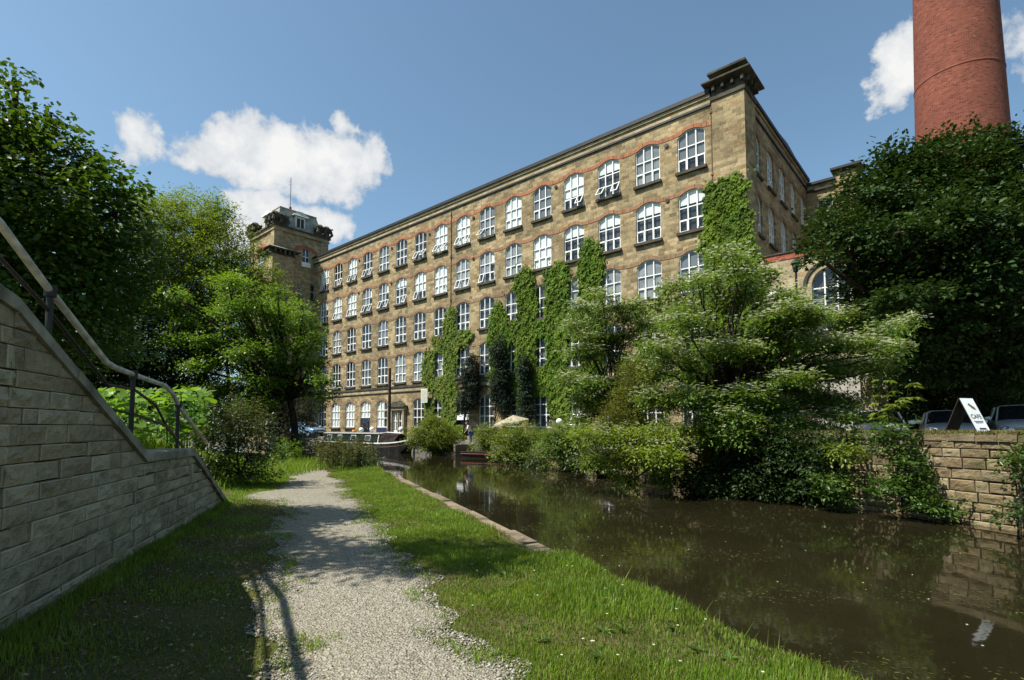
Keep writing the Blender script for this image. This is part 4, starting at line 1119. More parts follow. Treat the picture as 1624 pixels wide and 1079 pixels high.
# pale rendered wall glimpsed behind the blossom tree
rwl = at(1325, 640, 24.5)
pw = thing('rendered_wall', 'pale rendered yard wall half hidden behind the blossoming tree', 'wall', (rwl[0], rwl[1], .5), MRZ)
m = MB(); m.box(-.9, 1.0, 0, .35, 0, 3.6); m.build('wall', M['render'], pw); m = MB(); m.box(-.98, 1.08, -.06, .41, 3.6, 3.72); m.build('coping', M['coping'], pw)
# ------------------------------------------------------------------ vegetation
Q = 1.0
def leaves_mesh(name, P, T, N, L, Wd, mat, rnd=None, fold=.12, droop=.1, mi=None):
    n = len(P); T = nrm(T); B = nrm(np.cross(N, T)); N = np.cross(T, B)
    L = np.broadcast_to(np.asarray(L, float), (n,))[:, None]; Wd = np.broadcast_to(np.asarray(Wd, float), (n,))[:, None]
    V = np.empty((n, 4, 3))
    V[:, 0] = P; V[:, 1] = P + T * L * .48 + B * Wd * .5 + N * Wd * fold
    V[:, 2] = P + T * L - N * L * droop; V[:, 3] = P + T * L * .48 - B * Wd * .5 + N * Wd * fold
    i = (np.arange(n) * 4)[:, None]
    F = np.concatenate([i + np.array([[0, 1, 2]]), i + np.array([[0, 2, 3]])], 1).reshape(-1, 3)
    if rnd is None: rnd = rng.random(n)
    me = np_mesh(name, V.reshape(-1, 3), F, mat, np.repeat(rnd, 2))
    if mi is not None: me.polygons.foreach_set('material_index', np.repeat(mi, 2).astype(np.int32)); me.update()
    return me
def unit(n):
    v = rng.normal(size=(n, 3)); return nrm(v)
def lobe_points(lobes, dens, inner=.25, top_bias=.0):
    """points near the surface of uneven ellipsoids -> centre, outward normal"""
    C, O = [], []
    for (c, r) in lobes:
        c = np.asarray(c); r = np.asarray(r)
        area = 4 * math.pi * ((r[0] * r[1]) ** 1.6 / 3 + (r[0] * r[2]) ** 1.6 / 3 + (r[1] * r[2]) ** 1.6 / 3) ** (1 / 1.6)
        n = max(4, int(area * dens))
        d = unit(n)
        if top_bias: d[:, 2] = np.where((d[:, 2] < 0) & (rng.random(n) < top_bias), -d[:, 2], d[:, 2])
        k = 1 - np.abs(rng.normal(0, inner, n)); ph = rng.uniform(0, 6, 3)
        k = k.clip(.15, 1) * (1 + .16 * np.sin(d[:, 0] * 5 + ph[0]) * np.sin(d[:, 1] * 5 + ph[1]) + .12 * np.sin(d[:, 2] * 7 + ph[2]))
        C.append(c + d * r * k[:, None]); O.append(nrm(d / r))
    return np.concatenate(C), np.concatenate(O)
def spray_leaves(C, O, per, rs, flat=.35, lift=.1, up=.8, out=.35, rand=.45, clip=None):
    S = len(C)
    ax = nrm(O * np.array([1, 1, .5]) + rng.normal(0, .45, (S, 3)) + np.array([0, 0, lift]))
    side = nrm(np.cross(ax, np.array([0, 0, 1.0]) + rng.normal(0, .25, (S, 3))))
    nn_ = np.cross(side, ax)
    a = rng.uniform(-.55, 1, (S, per)); b = rng.normal(0, .42, (S, per)); c = rng.normal(0, flat * .5, (S, per))
    rs_ = (rs * rng.uniform(.6, 1.35, S))[:, None]
    P = C[:, None] + ax[:, None] * (a * rs_)[..., None] + side[:, None] * (b * rs_)[..., None] + nn_[:, None] * (c * rs_ - .22 * a * a * rs_)[..., None]
    T = ax[:, None] * .7 + side[:, None] * (np.sign(b) * .8)[..., None] + rng.normal(0, .35, (S, per, 3)) + np.array([0, 0, -.15])
    N = nn_[:, None] * .5 + O[:, None] * out + np.array([0, 0, up]) + rng.normal(0, rand, (S, per, 3))
    rn = np.clip(rng.normal(.5, .16, (S, 1)) + rng.normal(0, .17, (S, per)), 0, 1)
    return P.reshape(-1, 3), T.reshape(-1, 3), nrm(N.reshape(-1, 3)), rn.ravel()
def L3(px, py, Y, rx, ry, dz=None):
    """lobe seen at a pixel, at distance Y, with radii given in pixels"""
    c = at(px, py, Y); k = Y / FPX; 
    return (c, (rx * k, (dz if dz is not None else (rx + ry) * .5 * k), ry * k))
def split_lobes(TL, Y, dy, k):
    """break wide boughs into several thin sprays at their own distances"""
    out = []
    for x, y, rx, ry in TL:
        n = k if rx > 25 else 1
        for i in range(n):
            f = 1 if n == 1 else rng.uniform(.38, .6); yy = Y + rng.uniform(-dy, dy)
            out.append(L3(x + (rng.uniform(-.62, .62) * rx if n > 1 else 0), y + rng.normal(0, ry * .6), yy, rx * f, ry * rng.uniform(.4, .75), max(.4, rx * f * Y / FPX * .9)))
    return out
def limb(m, a, b, r0, r1, sag=.0, n=6, wig=.06, seg=5):
    a = np.asarray(a, float); b = np.asarray(b, float); L = np.linalg.norm(b - a); pts = []
    for i in range(seg + 1):
        t_ = i / seg; p = a * (1 - t_) + b * t_ + np.array([0, 0, sag * L * math.sin(math.pi * t_)])
        if 0 < i < seg: p = p + rng.normal(0, wig * L * .35, 3)
        pts.append(p)
    m.tube(pts, list(np.linspace(r0, r1, seg + 1)), n)
def make_tree(name, label, cat, base, lobes, mat, dens, per, rs, leaf, tr=.25, group=None, inner=.25, flat=.35, lift=.1, up=.8, out=.35, rand=.45, twigs=.12, fork=.45, top_bias=0., extra=None, wl=.55, trunk_top=None, crown='crown', stem='trunk', keep=None, bark='bark', limbs=True):
    base = np.asarray(base, float); root = thing(name, label, cat, tuple(base), 0, group)
    C, O = lobe_points(lobes, dens * Q, inner, top_bias)
    if keep is not None:
        k = keep(C); C, O = C[k], O[k]
    m = MB()
    cen = np.mean([l[0] for l in lobes], axis=0)
    top = np.asarray(trunk_top) if trunk_top is not None else base * (1 - fork) + np.array([cen[0] * .5 + base[0] * .5, cen[1] * .5 + base[1] * .5, cen[2]]) * fork
    limb(m, base + np.array([0, 0, -.3]), top, tr * 1.15, tr * .75, 0, 10, .03)
    hubs = []
    if limbs:
        for (c, r) in lobes:
            c = np.asarray(c); limb(m, top, c, tr * .5, tr * .16, .05, 7, .08); hubs.append(c)
    else: hubs = [np.asarray(c) for c, r in lobes]
    hubs = np.array(hubs)
    idx = rng.permutation(len(C))[:int(len(C) * twigs)]
    for i in idx:
        h = hubs[np.argmin(np.linalg.norm(hubs - C[i], axis=1))]
        limb(m, h * .75 + C[i] * .25 if np.linalg.norm(h - C[i]) > 1 else h, C[i], tr * .07 + .006, .004, .03, 3, .06, 3)
    V = m.mesh(stem, M[bark], smooth=True); o = link(stem, V, root); o.location = -Vector(root.location)
    P, T, N, rn = spray_leaves(C, O, per, rs, flat, lift, up, out, rand)
    Ls = leaf * rng.uniform(.65, 1.3, len(P))
    o = link(crown, leaves_mesh(crown, P, T, N, Ls, Ls * wl, M[mat], rn), root); o.location = -Vector(root.location)
    if extra: extra(root, C, O)
    return root
def gz(x, y): return lz(x, y)

# ---------- left bank
Y = 8.2
lob = [L3(-60, 275, Y, 165, 110), L3(60, 255, Y, 80, 70), L3(105, 340, Y - .2, 100, 85), L3(20, 420, Y - .3, 150, 100), L3(150, 440, Y, 85, 95), L3(185, 335, Y, 32, 50), L3(12, 190, Y, 45, 40), L3(24, 128, Y, 4, 14), L3(130, 255, Y, 38, 36), L3(60, 530, Y + .6, 130, 60),
       ((-7.6, 4.9, 6.9), (1.5, 1.1, .8)), ((-5.9, 4.7, 8.0), (1.3, .9, .7)), ((-8.7, 5.6, 7.2), (1.4, 1.2, .9)), ((-9.9, 7.2, 6.8), (1.3, 1.2, 1.0))]
b = np.array([-9.6, 9.0, 0]); b[2] = gz(b[0], b[1]) - .1
make_tree('dark_broadleaf_tree', 'tall dark green broadleaf tree above the ramp handrail at the left edge', 'tree', b, lob, 'leaf_dark', 13.0, 26, .36, .095, .24, twigs=.1, inner=.28, fork=.35, wl=.75, up=.6, out=.5)
Y = 25.0
lob = [L3(60, 520, Y, 190, 100), L3(240, 545, Y + 1, 120, 75), L3(110, 610, Y, 150, 70), L3(220, 440, Y + 1.5, 80, 90), L3(-120, 480, Y, 130, 160), L3(230, 620, Y + 1, 100, 45)]
b = np.array([-21.0, 25.5, 0]); b[2] = gz(b[0], b[1]) - .1
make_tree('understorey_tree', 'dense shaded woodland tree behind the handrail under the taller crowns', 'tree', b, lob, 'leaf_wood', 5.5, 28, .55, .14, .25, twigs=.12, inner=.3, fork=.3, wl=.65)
Y = 31.0
lob = [L3(300, 540, Y + 1, 130, 70), L3(420, 590, Y, 90, 60), L3(450, 650, Y + .5, 60, 45), L3(330, 640, Y + 1, 130, 55), L3(360, 480, Y + 3, 90, 60), L3(200, 640, Y + 3, 120, 70)]
b = np.array([-17.5, 33, 0]); b[2] = gz(b[0], b[1]) - .1
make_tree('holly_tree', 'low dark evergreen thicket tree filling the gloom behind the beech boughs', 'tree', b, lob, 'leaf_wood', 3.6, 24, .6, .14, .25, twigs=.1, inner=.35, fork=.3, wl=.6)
Y = 29.5
lob = [L3(262, 385, Y, 75, 70), L3(318, 352, Y, 52, 45), L3(352, 405, Y, 55, 62), L3(402, 455, Y, 42, 45), L3(295, 455, Y - .5, 85, 70), L3(235, 335, Y, 36, 30), L3(285, 325, Y, 22, 18), L3(345, 330, Y, 14, 18), L3(378, 408, Y, 16, 16), L3(415, 455, Y, 18, 18), L3(438, 488, Y, 16, 16)]
b = np.array([-18.2, 30.5, 0]); b[2] = gz(b[0], b[1]) - .1
make_tree('ash_tree', 'yellow green ash tree with feathery crown left of the stair tower', 'tree', b, lob, 'leaf_ash', 5.2, 34, .62, .17, .26, twigs=.2, inner=.4, fork=.4, wl=.32, up=.35, out=.5, rand=.6)
Y = 25.0
BL = [(300, 464, 48, 6), (252, 482, 32, 6), (372, 452, 48, 8), (425, 480, 46, 9), (345, 492, 60, 8), (290, 508, 45, 7), (455, 512, 46, 10), (400, 520, 62, 9), (340, 538, 62, 8), (270, 545, 42, 7), (465, 548, 52, 9), (395, 562, 66, 9), (310, 574, 52, 7), (470, 580, 40, 8), (495, 600, 26, 5), (425, 598, 52, 7), (350, 618, 58, 5), (430, 642, 60, 5), (300, 632, 44, 5),
      (508, 606, 30, 5), (515, 628, 30, 5), (470, 490, 26, 8), (478, 492, 10, 10), (440, 462, 20, 8), (375, 480, 40, 7), (430, 500, 40, 8), (500, 540, 20, 5), (505, 575, 22, 4), (400, 650, 44, 4), (462, 525, 40, 8), (415, 545, 40, 7)]
lob = split_lobes(BL, Y, 1.8, 2)
b = at(480, 690, 27.5); b[2] = gz(b[0], b[1]) - .05
make_tree('beech_tree', 'sunlit beech tree with bright green layered boughs reaching over the towpath', 'tree', b, lob, 'leaf_beech', 9.5, 22, .52, .13, .2, twigs=.3, inner=.35, flat=.12, lift=-.05, up=1.5, out=.1, rand=.3, fork=.55, wl=.62, top_bias=.3)

# hedge, weeds and butterbur behind the wall
def bush(name, label, cat, lobes, mat, dens, per, rs, leaf, group=None, base=None, **kw):
    c = np.mean([l[0] for l in lobes], axis=0)
    if base is None: base = np.array([c[0], c[1], min(l[0][2] - l[1][2] for l in lobes)])
    a = dict(tr=.05, twigs=.15, inner=.4, fork=.3, crown='foliage', stem='stem'); a.update(kw)
    return make_tree(name, label, cat, base, lobes, mat, dens, per, rs, leaf, group=group, **a)
Y = 13.6
def flowers(root, C, O, n, mat, size, name='blossom', jit=.12):
    idx = rng.integers(0, len(C), n); k = 5
    P = np.repeat(C[idx] + O[idx] * .16 + np.array([0, 0, .07]) + rng.normal(0, 1, (len(idx), 3)) * np.array([jit * 1.6, jit * 1.6, jit * .45]), k, 0)
    th = np.tile(np.arange(k) * 2 * np.pi / k, len(idx)); 
    T = np.stack([np.cos(th), np.sin(th), np.full(len(th), .25)], 1)
    N = np.tile([0, 0, 1.], (len(P), 1)) + rng.normal(0, .15, (len(P), 3))
    o = link(name, leaves_mesh(name, P, T, nrm(N), size, size * .8, M[mat]), root); o.location = -Vector(root.location)
lob = [L3(345, 700, Y, 42, 42), L3(395, 720, Y + .8, 38, 40), L3(368, 675, Y + .3, 40, 34), L3(412, 690, Y + 1.2, 25, 34), L3(350, 745, Y, 30, 24), L3(420, 748, Y + .8, 22, 18)]
hb = bush('hedge_shrub', 'dense dark green bramble shrub at the foot of the ramp beside the path', 'shrub', lob, 'leaf_hedge', 14, 20, .28, .085, extra=lambda r, C, O: flowers(r, C, O, 60, 'petal', .03))
# nettle spires standing out of the shrub
P_, T_, N_ = [], [], []
def spires(name, label, cat, pts, h, mat, leaf, per=30, lean=.08, group=None):
    root = thing(name, label, cat, tuple(pts[0]), 0, group); m = MB(); PP, TT, NN = [], [], []
    for p in pts:
        hh = h * rng.uniform(.65, 1.15); tip = p + np.array([rng.normal(0, lean), rng.normal(0, lean), 1]) * hh
        limb(m, p, tip, .008, .003, 0, 4, .02, 4)
        t_ = rng.uniform(.25, 1, per); th = rng.uniform(0, 2 * np.pi, per)
        PP.append(p + (tip - p) * t_[:, None]); d = np.stack([np.cos(th), np.sin(th), np.full(per, .1)], 1); TT.append(d); NN.append(np.tile([0, 0, 1.], (per, 1)) + rng.normal(0, .4, (per, 3)))
    o = m.build('stem', M[mat], root); o.location = -Vector(root.location)
    P, T, N = (np.concatenate(q) for q in (PP, TT, NN)); L = leaf * rng.uniform(.6, 1.3, len(P))
    o = link('foliage', leaves_mesh('foliage', P, T, nrm(N), L, L * .45, M[mat]), root); o.location = -Vector(root.location); return root
pts = [at(rng.uniform(322, 418), rng.uniform(690, 715), rng.uniform(13.2, 14.6)) for _ in range(46)]
spires('nettle_clump', 'tall seeding nettle stems rising out of the bramble shrub by the ramp', 'weeds', pts, 1.15, 'nettle', .08, 44)
# butterbur: broad leaves on stalks
root = thing('butterbur_patch', 'bright patch of large round butterbur leaves behind the handrail', 'plants', tuple(at(240, 690, 14.5)))
PP = []
for _ in range(750):
    px = rng.uniform(150, 335); Yb = rng.uniform(13.0, 17.0); py = rng.uniform(617, 700); p = at(px, py, Yb); PP.append(p)
PP = np.array(PP); n = len(PP); K_ = 9
R_ = rng.uniform(.06, .155, n); Nl = nrm(np.stack([rng.normal(0, .5, n), rng.normal(-.25, .5, n), np.ones(n)], 1)); T0 = nrm(np.cross(Nl, unit(n))); B0_ = np.cross(Nl, T0)
th = np.linspace(.5, 2 * np.pi - .5, K_)
ring = PP[:, None] + (T0[:, None] * np.cos(th)[None, :, None] + B0_[:, None] * np.sin(th)[None, :, None]) * (R_[:, None] * (1 + .12 * rng.normal(size=(n, K_))))[..., None] + Nl[:, None] * (.12 * R_)[:, None, None]
V = np.concatenate([PP[:, None], ring], 1); i = (np.arange(n) * (K_ + 1))[:, None]
F = np.stack([np.stack([np.full(n, 0), np.full(n, k + 1), np.full(n, k + 2)], 1) + i for k in range(K_ - 1)], 1).reshape(-1, 3)
o = link('foliage', np_mesh('foliage', V.reshape(-1, 3), F, M['leaf_big'], np.repeat(rng.random(n), K_ - 1)), root); o.location = -Vector(root.location)
m = MB()
for p in PP[:200]: limb(m, (p[0] + rng.normal(0, .05), p[1] + .05, p[2] - .6), p, .012, .008, 0, 4, .02, 3)
o = m.build('stem', M['leaf_big'], root); o.location = -Vector(root.location)
bush('fern_bush', 'small bright green leafy bush at the bend of the towpath', 'shrub', [L3(455, 712, 22, 24, 14), L3(440, 722, 21.5, 16, 10)], 'leaf_beech', 12, 18, .25, .10)
bush('shade_bush', 'dark weedy bush in the shade between the path end and the moored boat', 'shrub', [L3(505, 712, 25.5, 36, 17), L3(545, 718, 25.5, 25, 14), L3(475, 705, 27, 25, 16)], 'leaf_hedge', 9, 18, .3, .09)
pts = [ab(a_, b_edge(a_) - rng.uniform(.2, 2.2)) for a_ in rng.uniform(19.8, 27.5, 210)]
pts = [np.array([p[0], p[1], 0.]) for p in pts]
spires('willowherb_clump', 'clump of tall brown green weeds on the verge in front of the boat bow', 'weeds', pts, 1.1, 'nettle', .11, 40)
bush('verge_bramble', 'low leafy bramble with white flowers on the verge before the boat', 'shrub', [(np.array([*ab(21.5, 2.45), .25]), (.7, .8, .38)), (np.array([*ab(22.7, 2.5), .25]), (.7, .7, .4)), (np.array([*ab(20.3, 2.6), .2]), (.5, .6, .3))], 'leaf_hedge', 16, 18, .2, .075, extra=lambda r, C, O: flowers(r, C, O, 40, 'petal', .035))

# ---------- right bank: dark tree over the parked cars
Y = 21.0
lob = [L3(1345, 372, Y - 1, 48, 34), L3(1400, 325, Y, 75, 62), L3(1480, 300, Y, 80, 66), L3(1585, 302, Y, 80, 74), L3(1665, 330, Y, 100, 105), L3(1440, 405, Y - 1, 95, 85), L3(1550, 400, Y - 1.5, 110, 95), L3(1480, 500, Y - 1, 100, 62), L3(1600, 500, Y - 1, 90, 75), L3(1395, 465, Y, 55, 48), L3(1385, 430, Y, 26, 26), L3(1420, 268, Y, 26, 30), L3(1540, 225, Y, 26, 20), L3(1612, 232, Y, 30, 24), L3(1318, 352, Y, 26, 20), L3(1470, 240, Y, 24, 18), L3(1392, 290, Y, 24, 18), L3(1500, 226, Y + .5, 16, 10), L3(1575, 226, Y, 22, 12), L3(1292, 384, Y - 1.5, 20, 12), L3(1358, 348, Y - .5, 20, 12), L3(1430, 250, Y, 14, 12), L3(1300, 410, Y - 2, 24, 10), L3(1370, 500, Y - 2.2, 40, 14), L3(1450, 470, Y - 3, 50, 18), L3(1540, 350, Y - 3, 50, 20), L3(1420, 370, Y - 2.6, 50, 18), L3(1590, 430, Y - 3, 50, 20), L3(1480, 565, Y + 1, 110, 36), L3(1600, 575, Y + 1, 80, 40)]
b = at(1545, 690, 23.5); b[2] = .6
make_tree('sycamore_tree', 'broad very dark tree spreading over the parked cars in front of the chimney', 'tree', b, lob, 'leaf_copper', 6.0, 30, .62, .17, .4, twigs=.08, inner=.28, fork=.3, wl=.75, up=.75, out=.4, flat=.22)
Y = 26.5
lob = [L3(1400, 590, Y, 60, 70), L3(1490, 600, Y, 70, 70), L3(1580, 600, Y, 70, 70), L3(1660, 590, Y, 70, 80), L3(1450, 640, Y, 90, 48), L3(1560, 645, Y, 90, 48), L3(1640, 650, Y, 60, 48), L3(1375, 640, Y, 40, 50)]
b = at(1500, 690, 26.5); b[2] = .6
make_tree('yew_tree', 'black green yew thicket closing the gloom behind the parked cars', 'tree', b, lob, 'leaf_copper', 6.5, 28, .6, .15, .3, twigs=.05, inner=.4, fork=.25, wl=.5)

# blossoming thorn trees by the water
def blossom(nf, s): return lambda r, C, O: flowers(r, C[O[:, 2] > -.1], O[O[:, 2] > -.1], nf, 'petal', s, 'blossom', .14)
TL = [(1148, 415, 30, 9), (1195, 438, 48, 10), (1118, 452, 36, 10), (1250, 472, 30, 9), (1165, 476, 75, 13), (1270, 500, 60, 12), (1105, 505, 52, 12), (1215, 515, 95, 14), (1330, 512, 62, 10), (1410, 522, 34, 6), (1438, 513, 16, 4), (1110, 545, 85, 13), (1250, 552, 100, 14), (1360, 552, 60, 10), (1415, 562, 28, 7),
      (1070, 585, 62, 12), (1180, 592, 110, 14), (1310, 590, 70, 11), (1395, 580, 40, 8), (1100, 630, 85, 14), (1225, 632, 95, 14), (1330, 632, 55, 10), (1150, 668, 80, 12), (1260, 675, 80, 14), (1330, 665, 45, 10), (1200, 700, 80, 14), (1290, 712, 60, 14), (1080, 470, 18, 14), (1180, 440, 22, 20), (1245, 505, 40, 16), (1060, 640, 60, 12), (1130, 610, 70, 12), (1200, 655, 80, 12), (1290, 650, 70, 12), (1140, 690, 80, 13), (1250, 690, 80, 13), (1320, 690, 40, 10), (1190, 560, 90, 14), (1290, 600, 70, 12), (1060, 560, 50, 10), (1160, 640, 80, 14), (1240, 615, 80, 12)]
Y = 17.2
lob = split_lobes(TL, Y, 1.9, 3)
b = np.array([6.9, 18.3, 0]); b[2] = 1.2
make_tree('blossoming_thorn', 'wide layered thorn tree covered in cream blossom between quay wall and mill corner', 'tree', b, lob, 'leaf_thorn', 18.0, 24, .40, .11, .11, twigs=.1, inner=.35, flat=.14, lift=.05, up=1.3, out=.2, rand=.35, fork=.5, wl=.5, top_bias=.75, extra=blossom(13000, .066))
TL = [(930, 492, 34, 9), (978, 505, 50, 12), (925, 530, 36, 10), (985, 545, 58, 14), (940, 572, 50, 12), (1005, 585, 52, 13), (915, 605, 28, 9), (965, 618, 52, 12), (930, 645, 40, 11), (990, 655, 45, 12), (1020, 525, 30, 14), (1035, 560, 25, 14), (955, 470, 14, 10), (1045, 600, 40, 14), (1050, 640, 44, 14), (1030, 678, 40, 14), (980, 690, 40, 12), (940, 675, 34, 12)]
Y = 23.0
lob = split_lobes(TL, Y, 1.3, 3)
b = at(975, 700, 23.5); b[2] = .5
make_tree('blossoming_thorn', 'smaller grey green thorn tree with cream blossom in front of the creeper covered mill wall', 'tree', b, lob, 'leaf_thorn', 13, 24, .45, .13, .09, twigs=.1, inner=.35, flat=.14, lift=.05, up=1.3, out=.2, rand=.35, fork=.5, wl=.45, top_bias=.75, extra=blossom(4200, .075))
TL = [(960, 715, 55, 16), (1035, 700, 70, 18), (1110, 690, 62, 16), (1010, 735, 45, 14), (1075, 725, 65, 18), (1150, 715, 55, 16), (1000, 758, 28, 12), (1060, 755, 38, 12), (950, 690, 40, 14), (1110, 745, 38, 12), (985, 690, 50, 16), (1000, 775, 9, 10), (1100, 770, 8, 8)]
Y = 16.6
lob = split_lobes(TL, Y, 1.0, 2)
b = np.array([5.9, 18.6, .9])
make_tree('overhanging_thorn', 'yellow green thorn bush drooping over the water below the blossom tree', 'shrub', b, lob, 'leaf_thorn_low', 19, 24, .38, .105, .12, twigs=.1, inner=.35, flat=.2, lift=-.15, up=1.1, out=.3, rand=.4, fork=.4, wl=.5, extra=blossom(800, .045))
lob = [L3(1005, 600, 19.5, 22, 34, .7), L3(1000, 640, 19.5, 36, 32, .8), L3(985, 668, 19.5, 40, 24, .8), L3(1022, 625, 19.5, 24, 24, .6)]
bush('golden_conifer', 'golden green feathery conifer between the two blossoming thorn trees', 'conifer', lob, 'leaf_gold', 34, 26, .32, .10, wl=.2, lift=.5, up=.2, out=.6, tr=.07)
# growth on the bank below the big thorn, its shade put into dark leaf colour
lob = [L3(1180, 745, 16.8, 80, 28), L3(1270, 745, 15.4, 55, 30), L3(1310, 715, 15.2, 45, 30), L3(1110, 760, 17.0, 60, 20), L3(1230, 775, 15.2, 60, 16), L3(1290, 770, 14.3, 46, 26), L3(1300, 735, 14.2, 46, 30), L3(1255, 705, 14.9, 50, 30), L3(1330, 700, 13.9, 30, 16), L3(1225, 735, 15.2, 60, 30), L3(1160, 770, 16.0, 60, 16)]
bush('bank_undergrowth', 'quay bank undergrowth beneath the blossoming thorn with shade put into its dark leaf colour', 'shrub', lob, 'leaf_wood', 22, 22, .34, .10, extra=lambda r, C, O: flowers(r, C, O, 50, 'petal', .035))
# shrubs growing out of the quay wall
WS = [([(1425, 712, 40, 22), (1440, 745, 36, 26), (1415, 775, 42, 20), (1455, 770, 24, 20), (1405, 690, 30, 14)], 12.2, 'leafy elder shrub hanging down the middle of the quay wall', .10, 'leaf_wall'),
      ([(1492, 806, 32, 13), (1462, 800, 22, 12)], 11.6, 'low bright shrub at the waterline below the wall shrub', .10, 'leaf_wall'),
      ([(1325, 785, 24, 18), (1338, 765, 18, 14), (1310, 770, 20, 20)], 13.2, 'leafy sprig at the waterline left of the bare wall strip', .095, 'leaf_wall'),
      ([(1345, 722, 32, 11), (1330, 712, 20, 10)], 13.2, 'feathery tuft hanging from the coping above the bare wall strip', .09, 'leaf_bank'),
      ([(1612, 735, 20, 18), (1622, 760, 14, 18), (1626, 715, 12, 14)], 10.3, 'shrub sprouting from the quay wall at the right edge of the photo', .09, 'leaf_wall'),
      ([(1606, 820, 20, 12), (1622, 808, 16, 16)], 10.0, 'dark low plant at the waterline at the right edge', .085, 'leaf_hedge')]
for ls, Y, lab, lf, mt in WS:
    bush('wall_shrub', lab, 'shrub', [L3(x, y, Y + rng.uniform(-.15, .15), rx, ry, .32) for x, y, rx, ry in ls], mt, 26, 16, .2, lf, group='shrubs growing out of the quay wall', tr=.02, wl=.5, up=.9, out=.5, flat=.25)
# chestnut-like seedling on the wall top
P_ = [(1398, 640), (1440, 650), (1420, 660)]
root = thing('sapling', 'young sapling with big pale leaves standing on the quay wall in front of the cars', 'sapling', tuple(at(1420, 684, 12.9)))
PP, TT, NN = [], [], []
for sx, top in ((1402, 605), (1441, 612), (1420, 640)):
    m = MB()
    p0 = at(1420 + (sx - 1420) * .4, 686, 12.9); p1 = at(sx, top, 12.7 + rng.uniform(-.3, .3)); limb(m, p0, p1, .014, .005, 0, 5, .03)
    for t_ in (.3, .52, .75, 1.0):
        p = p0 * (1 - t_) + p1 * t_
        for _ in range(3):
            th = rng.uniform(0, 2 * np.pi); d = np.array([math.cos(th), math.sin(th), rng.uniform(-.1, .6)]); q = p + d * .22 * (1.25 - t_ * .7); limb(m, p, q, .005, .003, 0, 3, .02, 2)
            for k in range(5):
                a_ = th + (k - 2) * .6; PP.append(q); TT.append([math.cos(a_), math.sin(a_), -.1]); NN.append([rng.normal(0, .2), rng.normal(0, .2), 1])
    o = m.build('stem', M['bark'], root); o.location = -Vector(root.location)
L = .20 * rng.uniform(.6, 1.3, len(PP)); o = link('foliage', leaves_mesh('foliage', np.array(PP), np.array(TT), nrm(np.array(NN)), L, L * .36, M['leaf_bank'], droop=.25), root); o.location = -Vector(root.location)
# bank shrubs towards the mill
BS = [([(945, 738, 34, 12), (975, 752, 34, 10), (925, 728, 26, 14)], 22.4, 'dark ferny growth on the bank wall left of the drooping thorn', 'leaf_hedge', .10),
      ([(862, 722, 26, 12), (850, 735, 24, 8)], 28.6, 'low dark growth on the bank wall right of the shrub below the parasol', 'leaf_hedge', .11),
      ([(688, 688, 36, 22), (670, 696, 26, 18), (708, 698, 28, 18), (690, 672, 20, 11), (690, 708, 30, 10)], 39.6, 'rounded bright green shrub overhanging the water right of the boat bow', 'leaf_bank', .12),
      ([(775, 690, 20, 20), (768, 706, 22, 14), (790, 700, 22, 18)], 37.5, 'white flowering rose bush beside the canal steps', 'leaf_bank', .11),
      ([(825, 692, 40, 18), (812, 708, 34, 20), (848, 708, 36, 22), (835, 722, 34, 14), (800, 722, 24, 10)], 31.2, 'yellow green shrub drooping to the water below the parasol', 'leaf_bank', .11),
      ([(900, 690, 34, 24), (888, 712, 30, 26), (920, 715, 34, 26), (905, 738, 40, 14), (872, 705, 24, 24), (935, 735, 30, 18)], 25.6, 'feathery grey green bush at the waterline left of the drooping thorn', 'leaf_thorn', .10)]
for j, (ls, Y, lab, mt, lf) in enumerate(BS):
    ex = (lambda r, C, O: flowers(r, C, O, 150, 'petal', .09)) if j == 3 else None
    bush('bank_shrub', lab, 'shrub', [L3(x, y, Y + rng.uniform(-.4, .4), rx, ry) for x, y, rx, ry in ls], mt, 17, 20, .36, lf, group='shrubs on the mill bank', tr=.06, extra=ex, wl=.5)
# dark columnar shrubs trained against the mill
def onfac(px, py, off): return onplane(px, py, MK - MW * off, MW)
for (ls, lab) in (([(742, 595, 13, 24), (746, 622, 17, 26), (738, 640, 14, 18), (750, 575, 7, 16)], 'dark bluish climbing shrub above the white door hood on the mill'),
                  ([(790, 560, 13, 24), (795, 600, 15, 36), (798, 640, 15, 22), (787, 625, 10, 24)], 'taller dark climbing shrub against the mill left of the parasol'),
                  ([(831, 585, 8, 24), (832, 620, 11, 30), (836, 650, 12, 20)], 'slim dark climbing shrub on the mill between two ground floor windows')):
    lob = []
    for x, y, rx, ry in ls:
        c = onfac(x, y, .75); k = c[1] / FPX; lob.append((c, (rx * k, .55, ry * k)))
    bush('climbing_shrub', lab, 'shrub', lob, 'leaf_conifer', 26, 22, .35, .12, group='dark shrubs trained against the mill', tr=.07, base=np.array([*mill_xy(fac(ls[0][0], ls[0][1])[0], -.5)[:2], .6]), wl=.5)

